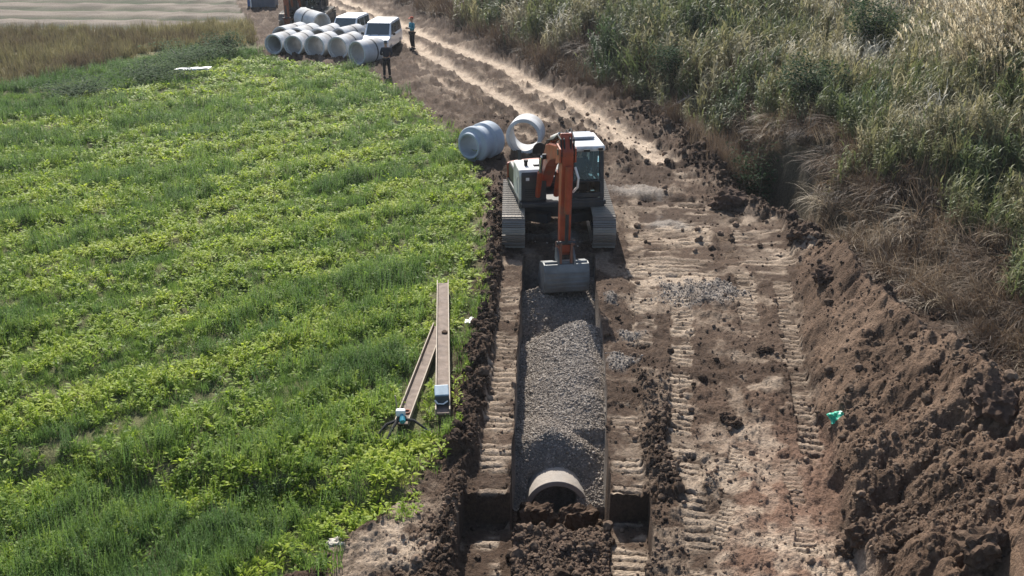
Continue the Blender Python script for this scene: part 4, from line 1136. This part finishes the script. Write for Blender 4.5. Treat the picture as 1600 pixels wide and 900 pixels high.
def person(name, label, loc, rz, arms, legs, top, trousers, headwear, head_mat, group=None, seated=False):
    """facing -y; arms / legs give joint positions (x for the right side of the picture first)"""
    root = empty(name, loc, rz); tag(root, label, 'person', group)
    dz = 0.0 if not seated else -.42
    pel = (0, 0, .95 + dz); V_ = [pel, (0, 0, 1.12 + dz), (0, .01, 1.32 + dz), (0, 0, 1.44 + dz), (0, -.01, 1.52 + dz), (0, -.02, 1.60 + dz), (0, -.02, 1.68 + dz), (0, -.01, 1.73 + dz)]
    E_ = [(i, i + 1) for i in range(7)]
    rd = [(.15, .11), (.135, .10), (.165, .115), (.10, .08), .052, (.072, .085), (.078, .095), (.055, .065)]
    def chain(start, pts, rs):
        k = start
        for p, r in zip(pts, rs):
            V_.append(p); rd.append(r); E_.append((k, len(V_) - 1)); k = len(V_) - 1
        return k
    tops = ([(0, 0, .93 + dz), (0, 0, 1.12 + dz), (0, .01, 1.32 + dz), (0, 0, 1.45 + dz)], [(0, 1), (1, 2), (2, 3)], [(.168, .128), (.155, .12), (.185, .135), (.11, .09)])
    trs = ([(0, 0, .98 + dz)], [], [(.16, .122)])
    for s, (sh_, el, wr) in zip((1, -1), arms):
        off = lambda p: (p[0], p[1], p[2] + dz)
        sh_, el, wr = off(sh_), off(el), off(wr)
        w = chain(2, [sh_, el, wr], [.06, .042, .03])
        d = (Vector(wr) - Vector(el)).normalized()
        pm = Vector(wr) + d * .07
        side = d.cross(Vector((0, 1, 0.3))).normalized()
        pk = chain(w, [tuple(pm)], [(.034, .02)])
        for j, ln in enumerate((.06, .075, .08, .072, .055)):
            if j == 0:
                a = Vector(wr) + d * .03 + side * s * .035
                chain(w, [tuple(a), tuple(a + d * .035 + side * s * .02 + Vector((0, -.01, 0)))], [.011, .009])
            else:
                b0 = pm + side * (.022 * (j - 2.5)) + d * .02
                chain(pk, [tuple(b0), tuple(b0 + d * ln * .5 + Vector((0, -.008, 0))), tuple(b0 + d * ln * .85 + Vector((0, -.03, 0)))], [.009, .0085, .008])
        k = len(tops[0]); tops[0].extend([sh_, el, tuple(Vector(wr) - d * .01)]); tops[1].extend([(2, k), (k, k + 1), (k + 1, k + 2)]); tops[2].extend([.08, .062, .048])
    for s, (hp_, kn, an) in zip((1, -1), legs):
        off = lambda p: (p[0], p[1], p[2])
        w = chain(0, [hp_, kn, an], [.085, .055, .042])
        toe = (an[0] + .02 * s, an[1] - .15, max(an[2] - .05, .03))
        chain(w, [toe], [.035])
        k = len(trs[0]); trs[0].extend([hp_, kn, (an[0], an[1], an[2] + .03)]); trs[1].extend([(0, k), (k, k + 1), (k + 1, k + 2)]); trs[2].extend([.105, .078, .066])
        so = MB(); so.prism_x([(an[1] + .07, an[2] - .085), (an[1] + .08, an[2] + .0), (an[1] - .03, an[2] + .03), (an[1] - .17, an[2] - .03), (an[1] - .19, an[2] - .085)], an[0] - .05, an[0] + .05)
        so.build('shoe', M_black, root, bevel=.015)
    skinned('body', V_, E_, rd, M_skin, root)
    skinned('jacket', *tops, top, root)
    skinned('trousers', *trs, trousers, root)
    import bmesh
    bm = bmesh.new(); bmesh.ops.create_uvsphere(bm, u_segments=14, v_segments=10, radius=1)
    for v in list(bm.verts):
        v.co = Vector((v.co.x * .09, v.co.y * .108 + .005, v.co.z * .10 + 1.70 + dz))
    bmesh.ops.delete(bm, geom=[v for v in bm.verts if v.co.z < 1.685 + dz and v.co.y < .03 or v.co.z < 1.63 + dz], context='VERTS')
    me = bpy.data.meshes.new(headwear); bm.to_mesh(me); bm.free(); me.materials.append(head_mat)
    hw = link(headwear, me, root); sd_ = hw.modifiers.new('thick', 'SOLIDIFY'); sd_.thickness = .012
    if headwear == 'cap':
        b = MB(); b.prism_x([(-.09, 1.705 + dz), (-.19, 1.69 + dz), (-.19, 1.70 + dz), (-.09, 1.72 + dz)], -.07, .07); b.build('visor', head_mat, hw)
    f = MB(); f.prism_x([(-.10, 1.645 + dz), (-.125, 1.625 + dz), (-.10, 1.615 + dz)], -.012, .012); f.build('nose', M_skin, root)
    for sx in (-.032, .032):
        f = MB(); f.box((sx, -.103, 1.66 + dz), (.022, .012, .01)); f.build('eye', M_hair, root)
        f = MB(); f.box((sx * 2.55, -.015, 1.645 + dz), (.016, .035, .055)); f.build('ear', M_skin, root, bevel=.006)
    f = MB(); f.box((0, -.1, 1.59 + dz), (.04, .012, .008)); f.build('mouth', M_redlamp, root)
    return root
q = G(605, 125)
person('person', 'person in dark navy jacket and black trousers standing by the nearest pipe of the pile', (q[0], q[1], hz(*q) + .02), R(195),
       [((.19, 0, 1.40), (.27, .04, 1.15), (.12, -.14, 1.12)), ((-.19, 0, 1.40), (-.28, .03, 1.16), (-.2, -.16, 1.02))],
       [((.09, 0, .90), (.11, -.02, .50), (.12, .03, .09)), ((-.09, 0, .90), (-.12, 0, .50), (-.14, .02, .09))], M_navy, M_blackcloth, 'hair', M_greycloth)
q = G(645, 81)
person('person', 'person in teal jacket, black trousers and orange-red cap standing on the dirt road', (q[0], q[1], hz(*q) + .02), R(-55),
       [((.19, 0, 1.40), (.26, -.02, 1.14), (.12, -.26, 1.2)), ((-.19, 0, 1.40), (-.27, .0, 1.14), (-.1, -.26, 1.16))],
       [((.09, 0, .90), (.12, -.02, .50), (.14, .02, .09)), ((-.09, 0, .90), (-.11, -.04, .50), (-.12, .05, .09))], M_teal, M_blackcloth, 'cap', M_redcloth)
T = Matrix.Rotation(SW, 3, 'Z') @ Vector((.59, -.22, 0))
person('person', 'person in dark clothes sitting behind the glass of the near excavator cab', (1.23 + T.x, EXY + T.y, 1.03 - .01), SW,
       [((.19, 0, 1.40), (.27, -.06, 1.17), (.24, -.36, 1.14)), ((-.19, 0, 1.40), (-.27, -.06, 1.17), (-.24, -.36, 1.14))],
       [((.1, -.05, .53), (.14, -.46, .55), (.14, -.5, .17)), ((-.1, -.05, .53), (-.14, -.46, .55), (-.14, -.5, .17))], M_navy, M_blackcloth, 'hair', M_hair, seated=True)

# ------------------------------------------------------------------ concrete pipes
def pipe(label, centre, z, yaw, length, r, m, style='plain', pitch=0.0, group=None, wall=.13):
    """pipe lying with its near end centred at centre; axis runs away from the camera, turned by yaw to the right"""
    M = MB()
    ri = r - wall
    if style == 'bell':       # stepped spigot towards the camera, collars at both ends of the barrel
        prof = [(ri, 0), (ri + .07, 0), (ri + .08, .14), (r + .03, .22), (r + .05, .26), (r + .05, .40), (r - .02, .44), (r - .02, length - .5), (r + .07, length - .42), (r + .07, length), (ri + .03, length), (ri, length - .3)]
    elif style == 'socket':
        prof = [(ri + .05, 0), (r, 0), (r, .02), (r, length - .12), (r - .05, length - .1), (r - .05, length), (ri, length), (ri, .12), (ri + .05, .1)]
    else:
        prof = [(ri, 0), (r, 0), (r, length), (ri, length)]
    M.lathe_y(prof[::-1], 48)
    o = M.build('concrete_pipe', m, None, 35, bevel=.012)
    o.location = (centre[0], centre[1], z)
    if group: yaw += U(-.10, .10); pitch += U(-.02, .02)
    o.rotation_euler = (pitch, 0, -yaw)
    tag(o, label, 'pipe', group)
    if style == 'socket':
        g = MB(); g.lathe_y([(r + .004, length * .52), (r + .012, length * .52), (r + .012, length * .52 + .09), (r + .004, length * .52 + .09)], 40)
        g.build('joint_band', M_gasket, o, 40)
    return o
GP = 'concrete pipes piled by the vans'
RP = .6
def pp(px, py, z=RP): return G(px, py, z)
YW = R(16)
pipe('concrete pipe at the left end of the front row of the pile', pp(427, 70), RP + .02, YW, 2.1, RP - .06, M_concrete, 'socket', group=GP)
pipe('concrete pipe second from the left in the front row of the pile', pp(458, 72), RP + .02, YW, 2.1, RP - .06, M_concrete, 'socket', group=GP)
pipe('concrete pipe in the middle of the front row of the pile', pp(491, 74), RP + .02, YW, 2.1, RP, M_concrete, 'socket', group=GP)
pipe('concrete pipe fourth from the left in the front row, before the left van', pp(527, 76), RP + .02, YW, 2.1, RP, M_concrete, 'socket', group=GP)
pipe('concrete pipe lying crosswise with a dark joint band, beside the person in navy', pp(557, 84), RP + .02, R(38), 1.75, RP + .02, M_concrete, 'socket', group=GP)
pipe('concrete pipe at the left end of the back row of the pile', pp(439, 59), RP + .02, YW, 2.3, RP, M_concrete, 'socket', group=GP)
pipe('concrete pipe behind the second pipe of the front row, only its upper rim showing', pp(463, 61), RP + .02, YW, 2.3, RP, M_concrete, 'socket', group=GP)
pipe('concrete pipe behind the middle pipe of the front row', pp(497, 62), RP + .02, YW, 2.3, RP, M_concrete, 'socket', group=GP)
pipe('concrete pipe in the back row just left of the left van', pp(530, 61.5), RP + .02, R(26), 1.9, RP, M_concrete, 'socket', group=GP)
qq = pp(503, 37, 1.0)
pipe('concrete pipe turned the other way with its dark opening facing right, highest of the pile', qq, 1.0, R(-38), 2.2, RP + .02, M_concrete, 'socket', pitch=R(4), group=GP)
q = pp(737, 228, .62)
pipe('bluish concrete pipe with collars and a stepped end at the edge of the green field', (q[0] - .1, q[1] - .2), .66, R(34), 1.25, .57, M_concblue, 'bell', wall=.2)
q = pp(818, 214, .68)
pipe('upright-looking pale concrete pipe ring behind the near excavator, open towards the camera', q, .68, R(10), .95, .63, M_concrete, 'plain', wall=.125)
# pipe laid in the trench
q = G(870, 788, -1.42)
pipe('tan concrete pipe laid in the trench half covered with gravel', (q[0], q[1] - .02), -1.50, R(0), 2.3, .575, M_concold, 'plain', wall=.10)

# ------------------------------------------------------------------ vans
def van(label, loc, rz, ln, w, h, hood):
    root = empty('van', loc, rz); tag(root, label, 'van', 'white vans parked on the dirt road')
    hw = w / 2; zb, zw = .32, 1.02
    # lower body: front at y=0 going back (+y)
    b = MB()
    b.prism_x([(.0, .36), (-.03, .55), (.02, .82), (.14, .93), (hood, zw + .06), (ln - .05, zw + .04), (ln, .9), (ln, .36), (ln - .1, zb), (.12, zb)], -hw, hw)
    body = b.build('body', M_carwhite, root, bevel=.07, seg=3)
    # greenhouse
    g = MB()
    y0, y1, y2, y3 = hood - .05, hood + .62, ln - .22, ln - .04
    tw = hw - .12
    ring = lambda y, z, x: [(-x, y, z), (x, y, z)]
    vs = ring(y0, zw + .03, hw - .03) + ring(y1, h - .05, tw) + ring(y1 + .25, h, tw - .06) + ring(y2 - .2, h, tw - .06) + ring(y2, h - .05, tw) + ring(y3, zw + .03, hw - .03)
    fs = [(0, 1, 3, 2), (2, 3, 5, 4), (4, 5, 7, 6), (6, 7, 9, 8), (8, 9, 11, 10), (0, 2, 4, 6, 8, 10), (11, 9, 7, 5, 3, 1), (1, 0, 10, 11)]
    g.add(vs, fs)
    rf = g.build('roof', M_carwhite, body, bevel=.04)
    lerp = lambda a, b_, t: tuple(a[i] + (b_[i] - a[i]) * t for i in range(3))
    def pane(nm, a, b_, c, d, n, m=M_carglass):
        n = Vector(n) * .012
        p = MB(); vs = [tuple(Vector(q) + n) for q in (a, b_, c, d)]
        vs2 = [tuple(Vector(q) - n * .6) for q in (a, b_, c, d)]
        p.add(vs + vs2, [(0, 1, 2, 3), (7, 6, 5, 4), (0, 4, 5, 1), (1, 5, 6, 2), (2, 6, 7, 3), (3, 7, 4, 0)])
        p.build(nm, m, body)
    A0, A1, B0, B1 = vs[0], vs[1], vs[2], vs[3]
    def q4(t, s): return lerp(lerp(A0, A1, s), lerp(B0, B1, s), t)
    nrm = (0, -.75, .66)
    pane('windscreen', q4(.1, .07), q4(.1, .93), q4(.93, .95), q4(.93, .05), nrm, M_winglass)
    for s in (-1, 1):
        def sp_(y, t): # point on the side
            xb, xt = hw - .03, tw
            return (s * (xb + (xt - xb) * t), y, zw + .03 + (h - .08 - zw) * t)
        n = (s * .97, 0, .2)
        seq = [(y0 + .28, y0 + 1.05, y1 + .08), (y0 + 1.15, y0 + 2.0, None), (y0 + 2.1, y3 - .3, None)]
        for (a, b_, tfront) in seq:
            tf = a if tfront is None else max(a, y1 + .02)
            P4 = [sp_(a, .1), sp_(b_, .1), sp_(b_, .86), sp_(tf, .86)]
            if s < 0: P4 = P4[::-1]
            pane('side_window', *P4, n, M_winglass)
        m_ = MB(); m_.box((s * (hw + .12), y0 + .3, zw + .14), (.18, .1, .16)); m_.build('mirror', M_black, body, bevel=.03)
        hl = MB(); hl.box((s * (hw - .22), -.005, .72), (.34, .08, .17), Matrix.Rotation(R(-12) * s, 3, 'Z')); hl.build('headlight', M_light, body, bevel=.03)
        for y in (.78, ln - .85):
            wl = MB(); wl.M = Matrix.Translation((s * (hw - .1), y, .33)) @ Matrix.Rotation(R(90), 4, 'Z')
            wl.lathe_y([(.17, -.1), (.3, -.1), (.33, -.07), (.33, .07), (.3, .1), (.17, .1)], 24)
            wo = wl.build('wheel', M_black, root, 40)
            r_ = MB(); r_.M = wl.M; r_.lathe_y([(.0, -.08), (.18, -.08), (.18, .08), (.0, .08)], 18, False); r_.build('rim', M_tank, wo, 40)
    gr = MB(); gr.box((0, -.035, .66), (w * .46, .03, .14)); gr.build('grille', M_black, body, bevel=.01)
    gr = MB(); gr.box((0, -.03, .44), (w * .8, .06, .14)); gr.build('bumper_intake', M_black, body, bevel=.02)
    gr = MB(); gr.box((0, -.07, .52), (.5, .01, .11)); gr.build('number_plate', M_whiteplastic, body)
    gr = MB(); gr.tube([(-.5, hood - .02, zw + .1), (.05, hood + .06, zw + .16)], .012, 6); gr.tube([(.05, hood - .02, zw + .1), (.55, hood + .06, zw + .16)], .012, 6); gr.build('wiper', M_black, body)
    return root
M_winglass = mat('tinted_window', (0.055, 0.075, 0.08), .08, var=.1, spec=.8)
v_ = van('white van on the right with its bonnet just behind the crosswise pipe', (-7.45, 56.3, .05), R(-6), 4.4, 1.8, 1.85, .95)
v_.scale = (.86,) * 3
v_ = van('white van on the left half hidden behind the pipe pile', (-9.75, 59.0, .05), R(-10), 4.4, 1.78, 1.8, 1.0)
v_.scale = (.84,) * 3

# ------------------------------------------------------------------ planks, box, tripod
def plank(label, a, b, w, stones):
    a, b = np.array(a), np.array(b); d = b - a; l = np.hypot(*d); ang = math.atan2(-d[0], d[1])
    z = max(hz(*a), hz(*b), hz(*((a + b) / 2))) + .2
    root = empty('formwork_plank', (a[0], a[1], z), ang); tag(root, label, 'plank', 'planks lying in the weeds beside the trench')
    m = MB(); m.box((0, l / 2, 0), (w, l, .035)); m.build('board', M_wood, root, bevel=.004)
    for sx in (-1, 1):
        m = MB(); m.box((sx * (w / 2 + .012), l / 2, .035), (.022, l, .12)); m.build('edge_rail', M_rail, root, bevel=.004)
    for y in np.linspace(.2, l - .2, 7):
        m = MB(); m.box((0, y, -.035), (w + .04, .07, .034)); m.build('cross_batten', M_wood, root)
    for (t, sx, s) in stones:
        o = link('mud_clot', CL[random.randrange(3)], root); o.location = (sx * w, t * l, .04); o.scale = (s, s * 1.3, s * .5)
    return root, z, ang, l
CL = [rockmesh('mud_clot', M_clod, 2, s, .5) for s in (31, 32, 33)]
r1, z1_, a1, l1 = plank('longer muddy plank with pale raised edges lying parallel to the trench', G(692, 648, .3), G(692, 444, .3), .225, [(.55, .15, .12)])
r2, z2_, a2, l2 = plank('shorter slanting muddy plank tucked under the longer one', G(628, 660, .18), G(686, 508, .18), .21, [])
r2.location.z -= .11
# iron ring on the slanting plank
m = MB(); m.lathe_y([(.045, -.012), (.075, -.012), (.075, .012), (.045, .012)], 20)
o = m.build('iron_ring', M_rust, None, 40); tag(o, 'rusty iron ring lying on the lower end of the slanting plank', 'ring')
q = G(636, 641, z2_ - .05); o.location = (q[0], q[1], z2_ - .11 + .035); o.rotation_euler = (R(90), 0, 0)
# jerrycan / box on the end of the long plank
q = G(691, 640, .2)
bx_ = empty('plastic_crate', (q[0], q[1], z1_ + .02), R(6)); tag(bx_, 'blue-grey plastic box with a slanted lid on the near end of the longer plank', 'box')
m = MB(); m.box((0, 0, .10), (.25, .22, .2), taper=1.05); m.build('tub', M_greyplastic, bx_, bevel=.02)
m = MB(); m.box((0, .02, .24), (.26, .26, .045), Matrix.Rotation(R(22), 3, 'X')); m.build('lid', M_bluegrey, bx_, bevel=.02)
m = MB(); m.tube([(-.13, -.1, .12), (-.08, -.15, .07), (.02, -.15, .06), (.1, -.12, .1)], .014, 8); m.build('handle', M_whiteplastic, bx_)
# survey tripod lying at the end of the slanting plank
q = G(628, 662, .2)
tz = hz(*q)
tp_ = empty('survey_tripod', (q[0], q[1], tz + .24), 0); tag(tp_, 'collapsed black tripod with teal and white instrument head at the slanting plank', 'tripod')
for pts in ([(0, 0, .05), (-.26, -.12, .0), (-.42, -.28, -.14)], [(0, 0, .05), (.22, -.03, .03), (.42, -.08, -.10)], [(-.05, 0, .06), (-.14, -.22, -.02), (-.22, -.42, -.12)]):
    m = MB(); m.tube(pts, [.03, .026, .018], 8); lg = m.build('leg', M_black, tp_, 40)
    m = MB(); m.tube([pts[2], tuple(Vector(pts[2]) + (Vector(pts[2]) - Vector(pts[1])).normalized() * .08)], [.018, .004], 8); m.build('tip', M_tank, lg)
m = MB(); m.tube([(0, 0, .02), (0, 0, .07)], .10, 16); m.build('head_plate', M_black, tp_, 40, bevel=.01)
m = MB(); m.box((-.02, .06, .14), (.17, .10, .13)); m.build('instrument', M_whiteplastic, tp_, bevel=.025)
m = MB(); m.tube([(.02, -.05, .1), (.03, -.13, .06)], [.05, .055], 14); m.tube([(.0, .0, .12), (.02, -.05, .1)], .035, 12); m.build('lens_tube', M_tealplastic, tp_, 40)
# pole at the tripod
q = G(612, 652, .1)
m = MB(); m.tube([(0, 0, -.15), (-.04, .02, .30)], [.012, .012], 8); o = m.build('marker_stake', M_rail, None, 40); o.location = (q[0] + .12, q[1], hz(*q) + .15); tag(o, 'short pale wooden stake standing beside the black tripod', 'stake')

# ------------------------------------------------------------------ litter and single clods
import bmesh
def crumpled(name, label, cat, px, py, size, m, seed, flat=.5):
    q = G(px, py); me = rockmesh(name, m, 3, seed, .9, flat); o = link(name, me); o.location = (q[0], q[1], hz(*q) + size * .12); o.scale = (size, size, size); o.rotation_euler = (0, 0, seed)
    tag(o, label, cat); return o
crumpled('plastic_bag', 'crumpled green plastic bag at the foot of the spoil heap', 'bag', 1301, 688, .25, M_greenplastic, 51, .6)
crumpled('plastic_bag', 'white plastic scrap at the field edge beside the long plank', 'bag', 737, 508, .26, M_whiteplastic, 52, .4)
crumpled('pale_stone', 'pale stone at the lower edge of the green field', 'stone', 527, 845, .24, M_stone, 53, .6)
o = crumpled('plastic_sheet', 'white plastic sheet strip lying between the green field and dark weeds', 'sheet', 305, 124, 1.0, M_whiteplastic, 54, .25); o.scale = (1.35, .45, .5); o.location.z += .3; o.rotation_euler = (0, 0, .3)
GC = 'single large earth clods on the dirt'
CM = [rockmesh('earth_clod', M_clod, 4, s, .55, .8) for s in (61, 62, 63, 64)] + [rockmesh('earth_clod', M_clodred, 4, 65, .6, .75)]
clods = [(1147, 664, .30, 'dark round clod on bare dirt, larger of two beside the long track print'), (1134, 655, .2, 'smaller clod touching the dark round clod beside the long track print'),
         (1188, 549, .18, 'left one of two small dark clods near the spoil heap track print'), (1202, 549, .17, 'right one of two small dark clods near the spoil heap track print'),
         (1140, 322, .8, 'wide dark earth lump at the right road edge in front of the ditch'), (1250, 374, .62, 'dark earth lump at the far tip of the spoil heap'),
         (1348, 842, .40, 'big clod at the near foot of the spoil heap'), (1388, 866, .3, 'clod at the bottom of the photo below the spoil heap'), (1420, 850, .36, 'rounded clod on the near toe of the spoil heap'),
         (1290, 436, .45, 'dark clod near the top of the far spoil heap tip'), (1320, 866, .26, 'small clod at the lower end of the heap on bare dirt'), (1535, 862, .5, 'large clod in the lower right corner of the spoil heap'),
         (1490, 545, .55, 'square dark block of earth on the spoil heap crest'), (1380, 480, .5, 'dark block of earth halfway along the heap crest'), (1555, 640, .6, 'wide block of dark earth on the heap below the crest')]
for i, (px, py, s, lab) in enumerate(clods):
    q = G(px, py)
    for _ in range(12):      # walk down the sight line until it meets the terrain
        z = hz(*q); q = .5 * q + .5 * G(px, py, z)
    o = link('earth_clod', CM[i % 5]); o.location = (q[0], q[1], z + s * .12); s *= 1.15; o.scale = (s, s * .9, s); o.rotation_euler = (U(-.4, .4), U(-.4, .4), U(0, 6))
    tag(o, lab, 'earth clod', GC)
# two blocks of cut earth standing before the laid pipe
def block(label, x, y, z, d, seed):
    bm = bmesh.new(); bmesh.ops.create_cube(bm, size=1); bmesh.ops.subdivide_edges(bm, edges=bm.edges[:], cuts=15, use_grid_fill=True)
    from mathutils import noise
    for v in bm.verts:
        c = v.co.copy(); ss = max(abs(c.x), abs(c.y), abs(c.z)); r = c.length
        c = c * (1 - .2 * (r - ss) / max(r, 1e-6) * 2.2)
        k = Vector((seed, seed * .7, 0))
        n = noise.noise(c * 2.2 + k) * .16 + noise.noise(c * 5 - k) * .12 + noise.noise(c * 11 + k) * .07 + noise.noise(c * 24) * .035
        v.co = Vector((c.x * d[0], c.y * d[1], c.z * d[2])) + c.normalized() * n * .7
    me = bpy.data.meshes.new('earth_block'); bm.to_mesh(me); bm.free(); me.materials.append(M_clod)
    o = link('earth_block', me); o.location = (x, y, z); o.rotation_euler = (R(-6), R(U(-5, 5)), R(U(-6, 6))); tag(o, label, 'earth block', 'blocks of cut earth before the laid pipe'); return o
block('left block of dark earth standing before the laid pipe mouth', .41, 14.95, -1.33, (.60, .42, .86), 3)
block('right block of dark earth standing before the laid pipe mouth', 1.15, 14.95, -1.34, (.62, .42, .84), 8)

# ------------------------------------------------------------------ grey tank at the top edge
q = G(411, 14)
tk = empty('sheet_metal_cabin', (q[0], q[1], 0), R(4)); tag(tk, 'dark blue-grey sheet metal cabin with a blue corner post at the top edge', 'cabin')
m = MB(); m.box((0, .9, .95), (1.75, 1.7, 1.7)); m.build('wall', M_tank, tk, bevel=.03)
m = MB()
for k in range(6): m.box((-.75 + .3 * k, .04, .95), (.05, .03, 1.6))
m.build('wall_rib', M_tank, tk)
m = MB(); m.box((-1.0, .05, .95), (.16, .2, 1.95)); m.build('corner_post', M_bluepaint, tk, bevel=.01)
m = MB(); m.box((-.84, .02, 1.0), (.08, .08, 1.8)); m.build('drain_pipe', M_whiteplastic, tk)
m = MB(); m.box((0, .9, 1.85), (1.95, 1.9, .1)); m.build('roof', M_tank, tk, bevel=.02)
m = MB(); m.box((0, .9, .05), (1.85, 1.8, .1)); m.build('skid', M_black, tk)

# ------------------------------------------------------------------ shrubs and dead branches
def shrub(label, px, py, w, h, n, tint_cols, zoff=0, seed=0, group='shrubs among the weeds and reeds'):
    q = G(px, py); r = random.Random(seed)
    root = empty('shrub', (q[0], q[1], hz(*q) + zoff)); tag(root, label, 'shrub', group)
    st = MB(); g = Leafy()
    tips = []
    for k in range(9):
        a = r.uniform(0, 6.28); e = r.uniform(.25, 1.0) * w * .5
        p1 = (e * .5 * math.cos(a), e * .5 * math.sin(a), h * .45 * r.uniform(.7, 1.1)); p2_ = (e * math.cos(a), e * math.sin(a), h * r.uniform(.6, .95))
        st.tube([(0, 0, -.1), p1, p2_], [.035, .022, .008], 5); tips += [p1, p2_]
    st.build('stem', M_branch, root)
    for k in range(n):
        t = tips[r.randrange(len(tips))]; s = .22 * w
        c = (t[0] + r.gauss(0, s * .6), t[1] + r.gauss(0, s * .6), max(.05, t[2] + r.gauss(0, h * .16)))
        az = r.uniform(0, 6.28); g.leaf(c, az, r.uniform(.10, .2), r.uniform(-.5, .8), r.uniform(.05, .1), r.uniform(-.6, .6))
    me = g.mesh('foliage', tint_cols); link('foliage', me, root)
    return root
def shrubmat(name, c):
    m = leafmat(name, [(0, c), (1, c)], .35, .75, .06)
    return m
S_dark = shrubmat('dark_shrub_leaf', (.03, .058, .024)); S_mid = shrubmat('mid_shrub_leaf', (.05, .09, .04)); S_blue = shrubmat('blue_green_shrub_leaf', (.085, .125, .06))
shrub('large dark green shrub overhanging the ditch hollow beside the dirt', 1188, 262, 2.3, 2.4, 3200, S_dark, seed=1)
shrub('second dark green shrub right of the large one over the ditch', 1262, 250, 1.8, 1.6, 2000, S_dark, seed=2)
shrub('dark bush behind the large ditch shrub, among brown brush', 1050, 165, 2.0, 1.3, 1600, S_dark, seed=3)
shrub('grey-green bush in the weeds left of the white plastic sheet', 232, 126, 4.2, .7, 2300, S_blue, seed=4)
shrub('dark bush at the left in the dim weed strip', 125, 150, 3.6, .6, 1900, S_blue, seed=5)
shrub('grey-green bush above the white plastic sheet', 290, 100, 4.4, .8, 2500, S_blue, seed=6)
shrub('bush in the weeds left of the pipe pile', 352, 88, 2.2, 1.2, 1500, S_mid, seed=7)
shrub('dark bush on the slope near the top of the photo above the brown brush', 830, 62, 2.4, 1.6, 1500, S_dark, seed=8)
shrub('dark green bush on the slope between the ditch shrubs and the plume grass', 1345, 215, 2.2, 1.7, 1800, S_dark, seed=9, zoff=.4)
def branch(label, pts, r, seed):
    w = [np.array([*G(a, b, z), z]) for a, b, z in pts]
    base = w[0]; root = empty('dead_branch', tuple(base)); tag(root, label, 'branch', 'dead branches at the ditch')
    m = MB(); P_ = [tuple(x - base) for x in w]; m.tube(P_, list(np.linspace(r, r * .4, len(P_))), 7); m.build('limb', M_branch, root, 40)
    rr = random.Random(seed)
    for k in range(4):
        a = Vector(P_[rr.randrange(1, len(P_))]); m = MB(); m.tube([a, a + Vector((rr.uniform(-.5, .5), rr.uniform(-.3, .3), rr.uniform(.1, .5)))], [r * .4, r * .12], 5); m.build('twig', M_branch, root)
branch('pale dead branch sloping over the brown earth above the ditch', [(1040, 172, .4), (1075, 152, .8), (1108, 132, 1.2)], .06, 1)
branch('short pale dead branch standing upright at the ditch edge', [(1049, 192, .2), (1052, 178, .5), (1056, 162, .9)], .045, 2)
branch('thin dead branch lying near the top of the road bank', [(1195, 36, 3.2), (1240, 28, 3.4)], .05, 3) if False else None

# ------------------------------------------------------------------ thin air haze
m = MB(); m.box((0, 720, 6), (4400, 1640, 20))
hzo = m.build('haze', None); tag(hzo, 'thin pale haze in the air over the whole site', kind='stuff')
hm = bpy.data.materials.new('haze_air'); hm.use_nodes = True
N, L = hm.node_tree.nodes, hm.node_tree.links
N.remove(N['Principled BSDF'])
pv = N.new('ShaderNodeVolumePrincipled'); pv.inputs['Density'].default_value = .0003; pv.inputs['Color'].default_value = (.9, .93, .97, 1); pv.inputs['Anisotropy'].default_value = .2
L.new(pv.outputs[0], N['Material Output'].inputs['Volume'])
hzo.data.materials.append(hm)
